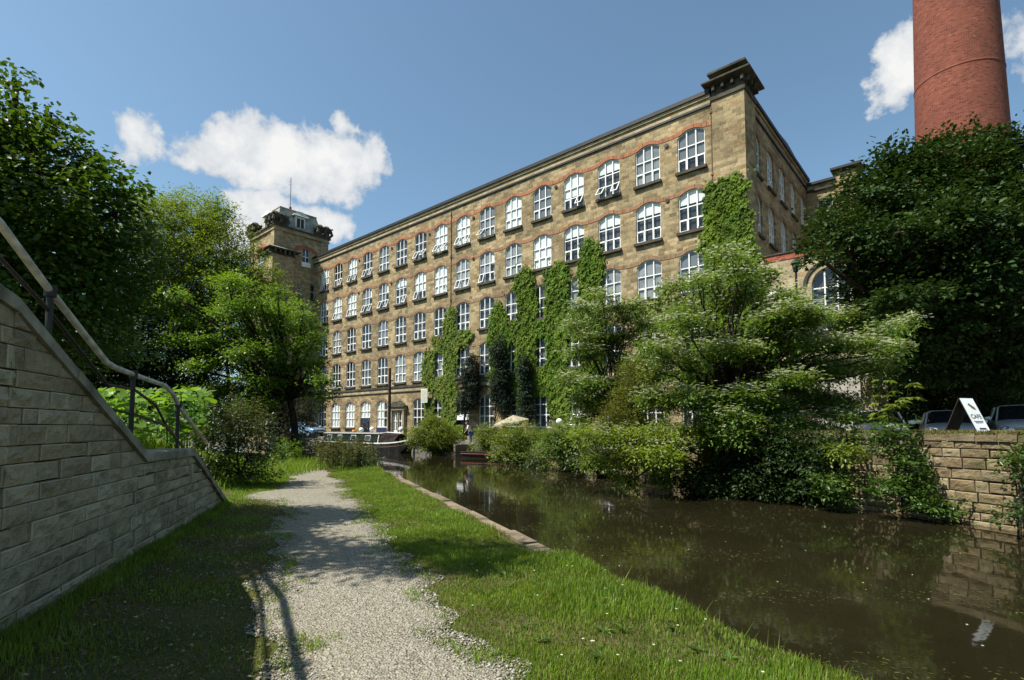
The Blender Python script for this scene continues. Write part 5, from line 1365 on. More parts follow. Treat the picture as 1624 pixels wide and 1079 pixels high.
# ---------- creepers on the mill
def in_poly(pts, poly):
    x, y = pts[:, 0], pts[:, 1]; inside = np.zeros(len(pts), bool); j = len(poly) - 1
    for i in range(len(poly)):
        xi, yi = poly[i]; xj, yj = poly[j]
        c = ((yi > y) != (yj > y)) & (x < (xj - xi) * (y - yi) / (yj - yi + 1e-12) + xi); inside ^= c; j = i
    return inside
def creeper(label, polys, mat, leaf, dens, win_in=.42, thick=.28):
    root = thing('creeper', label, 'creeper', (0, 0, 0), 0, 'creepers on the mill front')
    PX = []
    for poly in polys:
        pl = np.array([fac(*p) for p in poly]); lo, hi = pl.min(0) - .2, pl.max(0) + .2; n = int((hi[0] - lo[0]) * (hi[1] - lo[1]) * dens)
        q = np.stack([rng.uniform(lo[0], hi[0], n), rng.uniform(lo[1], hi[1], n)], 1)
        jq = q + .07 * np.stack([np.sin(q[:, 1] * 3.1) + np.sin(q[:, 1] * 7.7), np.sin(q[:, 0] * 3.7) + np.sin(q[:, 0] * 8.3)], 1)
        jq = jq + rng.normal(0, 1, q.shape) * np.where(rng.random((len(q), 1)) < .1, .42, .10)
        q = q[in_poly(jq, [tuple(v) for v in pl])]; PX.append(q)
    q = np.concatenate(PX)
    ok = np.ones(len(q), bool); edge = np.full(len(q), 9.)
    for k, xc in enumerate(XW):
        for r in range(5):
            dx = np.abs(q[:, 0] - xc); zz = q[:, 1] - SILLS[r]
            wi = WW / 2 - win_in * (.6 + .8 * ((k * 7 + r * 3) % 5) / 5)
            inw = (dx < wi + .06 * np.sin(q[:, 1] * 9)) & (zz > .05 - .1 + .3 * ((k + r) % 2)) & (zz < SPR[r] + RISE - .25)
            ok &= ~inw
    q = q[ok]; n = len(q)
    d = thick * (.35 + .65 * (.5 + .5 * np.sin(q[:, 0] * 7.1 + np.sin(q[:, 1] * 4.3)) * np.sin(q[:, 1] * 6.3 + np.sin(q[:, 0] * 3.9)))) * rng.random(n) ** .5
    P = MK[None] - MU[None] * q[:, :1] - MW[None] * (d + .03)[:, None] + np.array([0, 0, 1.]) * q[:, 1:]
    T = np.tile([0, 0, -1.], (n, 1)) - MU * rng.normal(0, .6, (n, 1)) - MW * rng.uniform(.1, .6, (n, 1))
    N = -MW + np.array([0, 0, .55]) + rng.normal(0, .38, (n, 3))
    L = leaf * rng.uniform(.6, 1.3, n); rn = np.clip(.5 + .22 * np.sin(q[:, 0] * 1.7 + 1) * np.sin(q[:, 1] * 1.3) + rng.normal(0, .18, n), 0, 1)
    link('foliage', leaves_mesh('foliage', P, T, nrm(N), L, L * .85, M[mat], rn), root)
    for _ in range(5):
        m = MB(); a_ = q[rng.integers(n)]; bb = np.array([a_[0] + rng.normal(0, .5), max(1.0, a_[1] - rng.uniform(2, 6))])
        limb(m, mill_xy(bb[0], -.05, bb[1]), mill_xy(a_[0], -.05, a_[1]), .03, .012, 0, 5, .03)
        m.build('stem', M['bark'], root)
    return root
creeper('bright green creeper climbing the corner pier of the mill', [[(1116, 302), (1128, 292), (1142, 286), (1165, 277), (1182, 284), (1186, 330), (1196, 400), (1206, 480), (1150, 520), (1108, 470), (1112, 420), (1118, 380)], [(1128, 470), (1210, 440), (1230, 640), (1090, 640)]], 'leaf_ivy', .22, 420, .1, .2)
creeper('big green creeper filling the mill wall above the parasol with three upright fingers', [[(819, 438), (832, 424), (846, 432), (850, 480), (866, 486), (869, 432), (884, 414), (900, 424), (905, 470), (917, 462), (922, 400), (934, 378), (950, 384), (958, 420), (962, 480), (960, 560), (945, 640), (900, 655), (862, 650), (846, 622), (838, 650), (812, 640), (800, 600), (778, 604), (774, 560), (780, 500), (792, 478), (808, 500), (820, 490)]], 'leaf_ivy', .22, 400, .42, .2)
creeper('pale yellow green creeper on the mill to the left of the white door hood', [[(706, 500), (716, 488), (726, 492), (722, 520), (742, 524), (752, 530), (738, 548), (726, 556), (722, 600), (728, 640), (738, 690), (700, 690), (704, 640), (690, 622), (672, 608), (672, 575), (678, 556), (690, 560), (692, 545), (684, 536), (704, 528)], [(676, 628), (690, 640), (694, 690), (676, 690)]], 'leaf_pale', .22, 360, .4, .18)
creeper('sparse creeper sprays below the top windows beside the mill corner', [[(985, 500), (1010, 470), (1060, 440), (1075, 470), (1110, 460), (1120, 540), (1090, 560), (1060, 540), (1020, 520)], [(880, 640), (905, 620), (918, 690), (884, 690)]], 'leaf_pale', .24, 60, .3, .3)
# ------------------------------------------------------------------ grass, flowers, water weed
def blades(name, P, h, w, mat, lean=.35):
    n = len(P); th = rng.uniform(0, 2 * np.pi, n); D = np.stack([np.cos(th), np.sin(th), np.zeros(n)], 1); S = np.stack([-D[:, 1], D[:, 0], D[:, 2]], 1)
    h = h[:, None]; w = w[:, None]; ln = (lean * rng.uniform(.1, 1.3, n))[:, None]; Z = np.array([0, 0, 1.])
    V = np.empty((n, 5, 3)); V[:, 0] = P - S * w; V[:, 1] = P + S * w
    mid = P + Z * h * .6 + D * h * ln * .4; V[:, 2] = mid + S * w * .75; V[:, 3] = mid - S * w * .75; V[:, 4] = P + Z * h * (1 - .35 * ln) + D * h * ln * 1.2
    i = (np.arange(n) * 5)[:, None]
    F = np.concatenate([i + [[0, 1, 2]], i + [[0, 2, 3]], i + [[3, 2, 4]]], 1).reshape(-1, 3)
    return link(name, np_mesh(name, V.reshape(-1, 3), F, mat, np.repeat(rng.random(n), 3)))
def scatter(n, a0, a1, pw, bl, br):
    a = a0 + (a1 - a0) * rng.random(n) ** pw; l = np.array([bl(x) for x in a]); r = np.array([br(x) for x in a]); f = rng.random(n); b = l + (r - l) * f
    return a, b, f
def pos(a, b, z=None):
    x = b * CB[0] + a * CA[0]; y = b * CB[1] + a * CA[1]
    return np.stack([x, y, np.zeros(len(a)) if z is None else z], 1)
def patch(a, b, s, k): return .5 + .25 * (np.sin(a * s + k) * np.sin(b * s * 1.7 + k * 2) + np.sin(a * s * 2.3 + b * s * 1.1 + k))
# verge between path and water
n = 260000
a, b, f = scatter(n, 1.0, 26, 1.75, lambda x: path_r(x) - .12, lambda x: b_edge(x) - (.16 if x > 6.0 else -.12))
pt = patch(a, b, 1.6, .3)
h = (.028 + .075 * f ** 1.3 * (.25 + 1.5 * np.clip(pt - .25, 0, 1))) * rng.uniform(.5, 1.5, n) * (1 + .9 * (a > 17))
ed = np.clip(f / (.2 + .12 * np.sin(a * 1.3)), 0, 1); keep = (rng.random(n) < (.22 + .78 * ed)) & (rng.random(n) < .35 + 1.2 * pt)
keep &= ~((a > 5.8) & (f > .90) & (rng.random(n) < .55 + .35 * np.sin(a * 2.1)))
dry = (rng.random(n) < (.8 * (1 - ed) + .10 + .25 * (pt < .4))) | ((f > .9) & (a > 7) & (rng.random(n) < .6))
k = keep & ~dry; w_ = .0022 + .00028 * a
z = np.where(f > .97, -.04, 0.)
tag(blades('verge_grass', pos(a[k], b[k], z[k]), h[k], w_[k], M['grass']), kind='stuff')
k = keep & dry; tag(blades('dry_verge_grass', pos(a[k], b[k], z[k]), h[k] * .75, w_[k], M['grass_dry'], .7), kind='stuff')
# shaded worn grass between wall and path
n = 90000
a, b, f = scatter(n, 1.6, 13, 1.4, lambda x: -2.02 + (x - 5.19) * (.74 / 7.59), lambda x: path_l(x) + .16)
pt = patch(a, b, 1.9, 2.1); d_ = 1 - f
keep = rng.random(n) < np.clip(.02 + .55 * (pt - .45) + .6 * (d_ > .85) + .12 * d_, .03, 1)
h = (.022 + .07 * d_ ** 3 + .02 * pt) * rng.uniform(.6, 1.4, n)
k = keep; tag(blades('shaded_grass', pos(a[k], b[k]), h[k], (.0025 + .0003 * a)[k], M['grass'], .5), kind='stuff')
k = rng.random(n) < .34 * (1 - .4 * d_); tag(blades('worn_grass', pos(a[k], b[k]), h[k] * .5, (.003 + .0003 * a)[k], M['grass_dry'], 1.0), kind='stuff')
# grass beyond the wall end, left of the path
n = 60000
a, b, f = scatter(n, 12.8, 30, 1.2, lambda x: path_l(x) - 1.9, lambda x: path_l(x) + .06)
z = np.array([lz(*ab(x, y)) for x, y in zip(a, b)]); h = (.035 + .15 * (1 - f) ** 1.3) * rng.uniform(.6, 1.4, n)
tag(blades('bank_grass', pos(a, b, z), h, .004 + .00025 * a, M['grass']), kind='stuff')
# tall grass on the ramp bank and hill (seen between shrubs)
n = 25000
px = rng.uniform(-18, -7, n); py = rng.uniform(11.5, 26, n); z = np.array([lz(x, y) for x, y in zip(px, py)])
tag(blades('hill_grass', np.stack([px, py, z], 1), .3 * rng.uniform(.5, 1.4, n), np.full(n, .011), M['grass']), kind='stuff')
# grass and moss on the quay top
n = 36000
i = rng.integers(0, 5, n); t_ = rng.random(n); FEa = np.array(FE)
pxy = FEa[i] * (1 - t_)[:, None] + FEa[i + 1] * t_[:, None]; off = rng.random(n) ** 1.6 * 1.3; pxy = pxy + CB * (off - .03)[:, None]
z = np.array([quay_z(y) for y in pxy[:, 1] - CB[1] * off]) - .01
kk = (off > .12) | (rng.random(n) < .25 + .5 * (patch(pxy[:, 0], pxy[:, 1], 2.2, .8) > .5))
P = np.concatenate([pxy, z[:, None]], 1)[kk]
h = (.03 + .10 * rng.random(n) ** 3)[kk]; tag(blades('quay_top_grass', P, h, np.full(len(P), .006), [M['grass_dry']][0], .9), kind='stuff')
kk2 = rng.random(len(P)) < .4; tag(blades('quay_top_moss', P[kk2] + [.004, 0, 0], h[kk2] * .9, np.full(kk2.sum(), .006), M['leaf_gold'], .9), kind='stuff')
# reeds and stalks at the near water edge
n = 420
a = rng.uniform(2.0, 7.0, n); b = BE + np.abs(rng.normal(.10, .14, n)); P = pos(a, b, np.full(n, -.48)); hh = rng.uniform(.25, .62, n)
tag(blades('edge_reeds', P, hh, np.full(n, .005), M['grass'], .35), kind='stuff')
# daisies and clover in the verge
n = 80; a = 2.5 + rng.random(n) ** 1.3 * 16; b = np.array([path_r(x) for x in a]) + .2 + rng.random(n) * 1.6; k = 6
P = np.repeat(pos(a, b, .06 + .05 * rng.random(n)), k, 0); th = np.tile(np.arange(k) * 2 * np.pi / k, n); T = np.stack([np.cos(th), np.sin(th), np.full(len(th), .15)], 1)
o = link('daisies', leaves_mesh('daisies', P, T, np.tile([0, 0, 1.], (len(P), 1)), .012, .009, M['petal'])); tag(o, kind='stuff')
# dock and plantain leaves in the verge
n = 46; a = 2.8 + rng.random(n) * 8; b = np.array([path_r(x) for x in a]) + .35 + rng.random(n) * 1.4; k = 7
P = np.repeat(pos(a, b, np.full(n, .01)), k, 0); th = rng.uniform(0, 2 * np.pi, n * k); T = np.stack([np.cos(th), np.sin(th), rng.uniform(.3, 1.1, n * k)], 1)
L = rng.uniform(.04, .11, n * k); o = link('verge_herbs', leaves_mesh('verge_herbs', P, T, nrm(np.cross(np.cross(T, [0, 0, 1.]), T)), L, L * .35, M['leaf_wall'], droop=.25)); tag(o, kind='stuff')
# dead leaves and twigs on the shaded ground and path edges
n = 4200; a = 1.6 + rng.random(n) * 11; l = np.array([-2.0 + (x - 5.19) * .0975 for x in a]); r = np.array([path_l(x) + .25 for x in a]); b = l + (r - l) * rng.random(n)
P = pos(a, b, .012 + .02 * rng.random(n)); th = rng.uniform(0, 2 * np.pi, n); L = rng.uniform(.012, .045, n)
o = link('leaf_litter', leaves_mesh('leaf_litter', P, np.stack([np.cos(th), np.sin(th), rng.normal(0, .2, n)], 1), nrm(np.array([0, 0, 1.]) + rng.normal(0, .3, (n, 3))), L, L * .5, M['deadleaf'])); tag(o, kind='stuff')
n = 420; a = 1.8 + rng.random(n) ** 1.2 * 15; l = np.array([path_l(x) for x in a]); r = np.array([path_r(x) for x in a]); b = l + (r - l) * rng.random(n)
P = pos(a, b, np.full(n, .034)); th = rng.uniform(0, 2 * np.pi, n); L = rng.uniform(.012, .04, n)
o = link('path_litter', leaves_mesh('path_litter', P, np.stack([np.cos(th), np.sin(th), rng.normal(0, .15, n)], 1), nrm(np.array([0, 0, 1.]) + rng.normal(0, .3, (n, 3))), L, L * .45, M['deadleaf'])); tag(o, kind='stuff')
# tufts of grass creeping into the gravel
n = 5200; a0 = 1.6 + rng.random(170) * 14; s0 = rng.random(170) < .5; b0 = np.array([path_r(x) - abs(rng.normal(0, .13)) if s else path_l(x) + abs(rng.normal(0, .16)) for x, s in zip(a0, s0)])
i = rng.integers(0, 170, n); tag(blades('path_tufts', pos(a0[i] + rng.normal(0, .05, n), b0[i] + rng.normal(0, .04, n), np.full(n, .01)), .02 + .045 * rng.random(n), np.full(n, .0032), M['grass'], .8), kind='stuff')
# floating weed and petals on the canal
n = 16000; a = 2.5 + rng.random(n) ** 1.2 * 24; f = rng.beta(1.1, 2.0, n); b = 3.35 + f * 9.4
w2 = patch(a, b, 1.1, 1.2); k = (w2 + .25 * (1 - f) + rng.normal(0, .07, n) + .12 * np.sin(a * 3.7) * np.sin(b * 5.1) > .84); a, b = a[k], b[k]; n = len(a)
P = pos(a, b, np.full(n, WATER_Z + .004)); th = rng.uniform(0, 2 * np.pi, n); L = rng.uniform(.015, .07, n)
o = link('floating_weed', leaves_mesh('floating_weed', P, np.stack([np.cos(th), np.sin(th), np.zeros(n)], 1), np.tile([0, 0, 1.], (n, 1)), L, L * .3, M['weed'], fold=0, droop=0)); tag(o, kind='stuff')
n = 170; a = 3 + rng.random(n) * 26; b = 3.5 + rng.random(n) * 9; P = pos(a, b, np.full(n, WATER_Z + .006)); th = rng.uniform(0, 2 * np.pi, n)
o = link('floating_petals', leaves_mesh('floating_petals', P, np.stack([np.cos(th), np.sin(th), np.zeros(n)], 1), np.tile([0, 0, 1.], (n, 1)), .03, .022, M['petal'], fold=0, droop=0)); tag(o, kind='stuff')
# ------------------------------------------------------------------ boat, cars, people and small things
def loft(m, secs, mi=0, closed=False, capa=True, capb=True, smooth=None):
    n = len(secs[0])
    for A, B in zip(secs[:-1], secs[1:]):
        for i in range(n if closed else n - 1):
            j = (i + 1) % n; m.face([A[i], A[j], B[j], B[i]], mi)
    if capa: m.face(list(secs[0])[::-1], mi)
    if capb: m.face(list(secs[-1]), mi)
# narrowboat: local x along the boat, bow at x=0, stern at -14; lies parallel to the mill
bow = at(656, 720, 42.0)
boat = thing('narrowboat', 'dark green narrowboat with white gunwale moored below the mill windows', 'narrowboat', (bow[0], bow[1], WATER_Z), MRZ)
m = MB(); secs = []
for x, hw, zt in ((0, .03, 1.12), (-.5, .38, .98), (-1.1, .68, .86), (-2, .93, .77), (-3.2, 1.04, .72), (-12.6, 1.04, .72), (-13.6, .85, .76), (-14, .35, .8)):
    xb = x - (.55 if x > -1 else 0)
    secs.append([(x, -hw, zt), (x, -hw * 1.0, zt * .55), (xb, -hw * .9, -.1), (xb, hw * .9, -.1), (x, hw, zt * .55), (x, hw, zt)])
loft(m, secs, 0); hull = m.build('hull', M['boat_hull'], boat)
m = MB()
for sy in (-1, 1):
    pts = [(s[0][0], sy * abs(s[0][1]), s[0][2] + .02) for s in secs]; m.tube(pts, .06, 6)
    m.tube([(p[0], p[1] * 1.01, p[2] - .3) for p in pts[:6]], .025, 5, 1)
m.build('gunwale', [M['offwhite'], M['wood']], hull)
m = MB(); m.face([s[0] for s in secs[:5]] + [s[5] for s in secs[:5]][::-1]); m.build('fore_deck', M['darkwood'], hull)
m = MB(); secs = [[(x, -.88, .72), (x, -.76, 1.52), (x, -.4, 1.6), (x, .4, 1.6), (x, .76, 1.52), (x, .88, .72)] for x in (-3.6, -12.4)]
loft(m, secs); cab = m.build('cabin', M['boat_green'], boat)
m = MB()
for sy in (-1, 1): m.tube([(-3.55, sy * .79, 1.55), (-12.45, sy * .79, 1.55)], .05, 6)
m.box(-12.4, -3.6, -.42, .42, 1.605, 1.63); m.build('roof_rail', M['boat_roof'], cab)
for x in (-5.2, -7.4, -9.6, -11.4):
    f = MB(); yb = lambda z: -(.88 - .15 * (z - .72)) - .012
    f.face([(x - .40, yb(.98), .98), (x + .40, yb(.98), .98), (x + .40, yb(1.40), 1.40), (x - .40, yb(1.40), 1.40)])
    fo = f.build('window', M['white'], cab)
    g = MB(); g.face([(x - .36, yb(1.01) - .012, 1.01), (x + .36, yb(1.01) - .012, 1.01), (x + .36, yb(1.37) - .012, 1.37), (x - .36, yb(1.37) - .012, 1.37)]); g.build('pane', M['carglass'], fo)
m = MB(); loft(m, [[(-3.6, -.86, .74), (-3.6, -.7, 1.5), (-3.6, 0, 1.62), (-3.6, .7, 1.5), (-3.6, .86, .74)], [(-1.75, -.8, .78), (-1.55, -.35, 1.45), (-1.55, 0, 1.55), (-1.55, .35, 1.45), (-1.75, .8, .78)]], 0)
m.build('cratch_cover', M['canvas_dark'], boat)
m = MB(); m.tube([(-3.62, -.9, .74), (-3.62, -.74, 1.54), (-3.62, 0, 1.66), (-3.62, .74, 1.54), (-3.62, .9, .74)], .045, 6); m.tube([(-3.6, 0, 1.66), (-1.6, 0, 1.6)], .035, 6); m.build('cratch_frame', M['white'], boat)
m = MB(); m.lathe([(0, 0), (.2, .0), (.22, .1), (.15, .25), (0, .25)], (-8.9, .2, 1.62), 10); m.build('roof_pot', M['amber'], cab)
m = MB(); m.tube([(-.35, 0, 1.02), (-.35, 0, 1.2)], .04, 8); m.build('mooring_post', M['chrome'], hull)
# second craft: dark low workboat by the steps
wb = at(748, 729, 36.2)
w2 = thing('rowing_boat', 'low dark open boat with red stripe moored by the stone steps', 'boat', (wb[0], wb[1], WATER_Z), MRZ + rad(14))
m = MB(); secs = []
for x, hw in ((-.6, .45), (0, .55), (1.6, .6), (3, .5), (3.7, .08)):
    secs.append([(x, -hw, .42), (x, -hw * .8, -.05), (x, hw * .8, -.05), (x, hw, .42)])
loft(m, secs); hl = m.build('hull', M['boat_hull'], w2)
m = MB(); m.tube([(s[0][0], s[0][1] - .01, .42) for s in secs], .035, 6, 0); m.tube([(s[3][0], s[3][1], .42) for s in secs], .035, 6, 0); m.tube([(s[0][0], s[0][1] - .015, .3) for s in secs], .022, 6, 1)
m.build('gunwale', [M['darkwood'], M['parapet_brick']], hl)
m = MB(); m.box(.2, .5, -.5, .5, .3, .34); m.box(2.0, 2.3, -.5, .5, .3, .34); m.build('thwart', M['wood'], w2)
# stone steps at the water, under the standing person
sp = at(726, 712, 40.3)
stp = thing('canal_steps', 'worn stone landing steps going down to the water left of the rowing boat', 'steps', (sp[0], sp[1], 0), MRZ)
m = MB()
for i in range(4): m.box(-1.25, .95, -1.35 + i * .38, -1.0 + i * .38 + (.6 if i == 3 else .02), -.9, -.30 + i * .17, 0, rn=rng.random())
m.build('tread', M['edge_stone'], stp, bevel=.03)
m = MB(); m.box(.98, 1.2, -1.35, .6, -.9, .32); m.box(-1.5, -1.28, -1.35, .6, -.9, .3); m.build('cheek', M['edge_stone'], stp, bevel=.03)

# ---- parked cars
def car(label, loc, rz_, paintm, H=1.5, Wd=1.76, suv=False, mirror_white=True):
    t_ = thing('parked_car', label, 'car', loc, rz_, 'cars parked behind the quay wall')
    hw = Wd / 2; k = H / 1.5
    def sec(y, w0, zb, zt, crown=.04):
        return [(-w0 * .92, y, zb), (-w0, y, zb + .15), (-w0, y, zt - .16), (-w0 * .93, y, zt - .03), (-w0 * .5, y, zt + crown * .7), (0, y, zt + crown), (w0 * .5, y, zt + crown * .7), (w0 * .93, y, zt - .03), (w0, y, zt - .16), (w0, y, zb + .15), (w0 * .92, y, zb)]
    m = MB()
    S = [(-.02, hw * .72, .34, .60), (.04, hw * .84, .27, .70), (.16, hw * .94, .24, .78), (.5, hw * .99, .22, .86), (1.0, hw, .22, .93), (1.35, hw, .22, .97), (2.2, hw, .22, .97), (3.2, hw, .22, .97), (3.9, hw * .97, .24, .95), (4.2, hw * .9, .3, .85)]
    loft(m, [sec(y, w_, zb * k, zt * k, .05 if y < 1.4 else 0) for y, w_, zb, zt in S], closed=True)
    body = m.build('body', paintm, t_, smooth=True)
    m = MB(); Rz = H
    def cs(y, w0, w1, z0, z1): return [(-w0, y, z0), (-w1, y, z1 - .06), (-w1 * .85, y, z1), (0, y, z1 + .03), (w1 * .85, y, z1), (w1, y, z1 - .06), (w0, y, z0)]
    C = [cs(1.22, hw * .9, hw * .88, .95 * k, .97 * k), cs(1.95, hw * .93, hw * .74, .96 * k, Rz - .03), cs(2.5, hw * .93, hw * .75, .96 * k, Rz), cs(3.4, hw * .92, hw * .73, .96 * k, Rz - .05), cs(4.05, hw * .86, hw * .78, .94 * k, 1.0 * k)]
    loft(m, C); m.build('windows', M['carglass'], t_, smooth=False)
    m = MB(); loft(m, [[(p[0] * .99, p[1], p[2] + .012) for p in c[1:6]] for c in C[1:4]]); m.build('roof', paintm, t_, smooth=True)
    for sx in (-1, 1):
        m = MB(); m.tube([(sx * hw * .9, 1.2, .95 * k), (sx * hw * .74, 1.95, Rz - .07)], .032, 6); m.build('pillar', paintm, t_); m = MB(); m.tube([(sx * hw * .76, 2.7, Rz - .06), (sx * hw * .94, 2.7, .95 * k)], .03, 6); m.build('pillar', paintm, t_); m = MB(); m.tube([(sx * hw * .74, 3.4, Rz - .1), (sx * hw * .88, 4.05, .95 * k)], .04, 6); m.build('pillar', paintm, t_)
    for sx in (-1, 1):
        m = MB(); x = sx * hw * .70; m.face([(x - .2, .035 - abs(0) , .60 * k), (x + .2, .06 + (.10 if sx > 0 else 0), .60 * k), (x + .2, .10 + (.12 if sx > 0 else 0), .76 * k), (x - .2, .05 + (.0 if sx > 0 else .12), .74 * k)])
        m = MB(); m.lathe([(0, -.05), (.1, -.04), (.13, 0), (.1, .03), (0, .04)], (0, 0, 0), 14)
        for i in range(len(m.v)): v = m.v[i]; m.v[i] = (x + v[0] * 1.55, .045 + abs(x) * .08 - v[2] - (.0), .665 * k + v[1] * .62)
        hlm = m.build('headlight', M['chrome'], t_, smooth=True)
        m = MB(); m.lathe([(0, -.03), (.05, -.03), (.055, .02), (0, .03)], (0, 0, 0), 12)
        for i in range(len(m.v)): v = m.v[i]; m.v[i] = (x + v[0], .0 + abs(x) * .08 - v[2], .665 * k + v[1])
        m.build('lamp', M['carglass'], hlm)
        m = MB(); m.lathe([(0, -.1), (.07, -.09), (.1, -.02), (.1, .05), (.06, .1), (0, .1)], (0, 0, 0), 10)
        for i in range(len(m.v)): v = m.v[i]; m.v[i] = (sx * (hw + .13) + v[2] * 1.1, 1.5 + v[1] * .7, 1.03 * k + v[0] * .75)
        m.build('mirror', M['white'] if mirror_white else paintm, t_, smooth=True)
        for y in (.85, 3.4):
            m = MB(); x0 = sx * (hw - .2)
            for i in range(20):
                a0, a1 = 2 * math.pi * i / 20, 2 * math.pi * (i + 1) / 20; r = .32 * k
                P = lambda a, rr, xx: (xx, y + rr * math.cos(a), r + rr * math.sin(a))
                m.face([P(a0, r, x0), P(a1, r, x0), P(a1, r, sx * hw), P(a0, r, sx * hw)]); m.face([P(a0, r, sx * hw), P(a1, r, sx * hw), P(a1, r * .66, sx * hw + sx * .01), P(a0, r * .66, sx * hw + sx * .01)])
            wh = m.build('tyre', M['tyre'], t_)
            m = MB()
            for i in range(20):
                a0, a1 = 2 * math.pi * i / 20, 2 * math.pi * (i + 1) / 20
                m.face([P(a0, r * .66, sx * hw), P(a1, r * .66, sx * hw), (sx * hw - sx * .03, y, r)])
            m.build('rim', M['alloy'], wh)
    m = MB(); m.box(-hw * .5, hw * .5, -.045, .02, .60 * k, .71 * k, 0); 
    for z in (.62, .66, .70): m.box(-hw * .5, hw * .5, -.06, -.03, z * k - .008, z * k + .008, 1)
    m.lathe([(0, 0), (.055, 0), (.055, .02), (0, .02)], (0, 0, 0), 10, 1)
    for i in range(len(m.v) - 80, len(m.v)):
        pass
    m.build('grille', [M['iron'], M['chrome']], t_)
    m = MB(); m.box(-hw * .55, hw * .55, -.05, .05, .30 * k, .42 * k); m.build('lower_intake', M['iron'], t_)
    m = MB(); m.box(-.26, .26, -.075, -.045, .45 * k, .56 * k); m.build('number_plate', M['plate'], t_)
    m = MB(); m.tube([(-.35, 1.18, .99 * k), (.1, 1.42, 1.1 * k)], .008, 5); m.tube([(.15, 1.18, .99 * k), (.6, 1.38, 1.08 * k)], .008, 5); m.build('wiper', M['iron'], t_)
    return t_
def facing(p, extra=0): return math.atan2(-p[0], p[1]) * 1.0 + extra
CZ_ = .80
c = at(1636, 680, 19.6); car('silver car with white door mirror parked nearest the right edge behind the quay wall', (c[0], c[1], CZ_), facing(c, rad(8)), M['car_silver'], 1.68, 1.85)
c = at(1515, 680, 19.8); car('pale grey car parked behind the white folding cafe sign', (c[0], c[1], CZ_), facing(c, rad(6)), M['car_grey'], 1.47)
c = at(1396, 680, 18.6); car('white car with chrome grille parked behind the sapling', (c[0], c[1], CZ_), facing(c, rad(2)), M['car_white'], 1.42)

M['car_blue'] = paint('blue_car_paint', (.14, .24, .36))
c = at(508, 690, 54.0); car('blue car parked by the far end of the mill behind the beech boughs', (c[0], c[1], .62), facing(c, rad(35)), M['car_blue'], 1.5)
# ---- folding sign on the quay
hd = nrm(np.array([.95, .3, 0])); pd = np.array([hd[1], -hd[0], 0]); sc_ = at(1531, 632, 12.25)
sg = thing('folding_sign', 'white folding cafe sign board standing on the grassy quay wall', 'sign', (sc_[0], sc_[1], 1.46), math.atan2(hd[1], hd[0]))
HT = sc_[2] - 1.46
def panel(m, sy, mi, mib):
    w = .22; y0, y1 = 0.012 * sy, .36 * sy
    A = [(-w, y1, 0), (w, y1, 0), (w, y0, HT), (-w, y0, HT)]; d = .02 * sy
    Bk = [(x, y - d, z) for x, y, z in A]
    m.face(A if sy < 0 else A[::-1], mi); m.face(Bk, mib)
    for i in range(4): m.face([A[i], A[(i + 1) % 4], Bk[(i + 1) % 4], Bk[i]], mib)
m = MB(); panel(m, -1, 0, 1); fp_ = m.build('front_panel', [M['white'], M['darkwood']], sg)
m = MB(); panel(m, 1, 0, 1); m.build('back_panel', [M['offwhite'], M['darkwood']], sg)
tilt = math.atan2(.348, HT)
def text(s, size, x, up, mat, parent):
    cu = bpy.data.curves.new('lettering', 'FONT'); cu.body = s; cu.size = size; cu.align_x = 'CENTER'; cu.extrude = .001
    y = -.36 + (.348) * up - .006; to = bpy.data.objects.new('lettering', cu); COL.objects.link(to); bpy.context.view_layer.update()
    me = bpy.data.meshes.new_from_object(to.evaluated_get(bpy.context.evaluated_depsgraph_get())); bpy.data.objects.remove(to); me.materials.clear(); me.materials.append(M[mat])
    return link('lettering', me, parent, (x, y, HT * up), (rad(90) - tilt, 0, 0))
text('CAFE', .145, 0, .42, 'door', fp_); text('open daily', .085, 0, .27, 'door', fp_) if False else None
def onp(x, up, off=.006): return (x, -.36 + .348 * up - off, HT * up)
m = MB(); m.face([onp(-.02, .86), onp(-.07, .82), onp(.03, .70), onp(.13, .66), (onp(.11, .74)), onp(.04, .80)], 0); m.build('emblem', M['wood'], fp_)
for (x0, x1, u0, u1) in ((-.15, .15, .33, .345), (-.12, .12, .29, .305), (-.10, .12, .11, .15)):
    m = MB(); m.face([onp(x0, u0), onp(x1, u0), onp(x1, u1), onp(x0, u1)]); m.build('printed_line', M['door'], fp_)

# ---- globe lamps along the bank
for (px, py, Yg, lab) in ((590, 681, 45.5, 'white globe lamp on a bollard left of the navy window panel'), (573, 682, 46.5, 'small white globe lamp beside the navy door'), (636, 681, 43.5, 'white globe lamp in front of the stone doorcase'),
                          (805, 673, 36.5, 'white globe lamp under the cream parasol'), (887, 669, 33.5, 'white globe lamp above the feathery bank bush'), (1226, 470, 22.5, 'large pale globe lamp among the blossom tree branches')):
    p = at(px, py, Yg); big = px > 1000; r = .24 if big else .21; z0 = .45
    g = thing('globe_lamp', lab, 'lamp', (p[0], p[1], z0), 0, 'globe lamps on the mill bank')
    m = MB(); m.tube([(0, 0, 0), (0, 0, p[2] - z0 - r + .03)], .045, 10); m.lathe([(.12, 0), (.12, .06), (.045, .1)], (0, 0, 0), 12); m.build('post', M['iron'], g)
    m = MB(); n_ = 10; m.lathe([(r * math.sin(math.pi * i / n_), -r * math.cos(math.pi * i / n_)) for i in range(n_ + 1)], (0, 0, p[2] - z0), 16); m.build('globe', M['globe'], g, smooth=True)
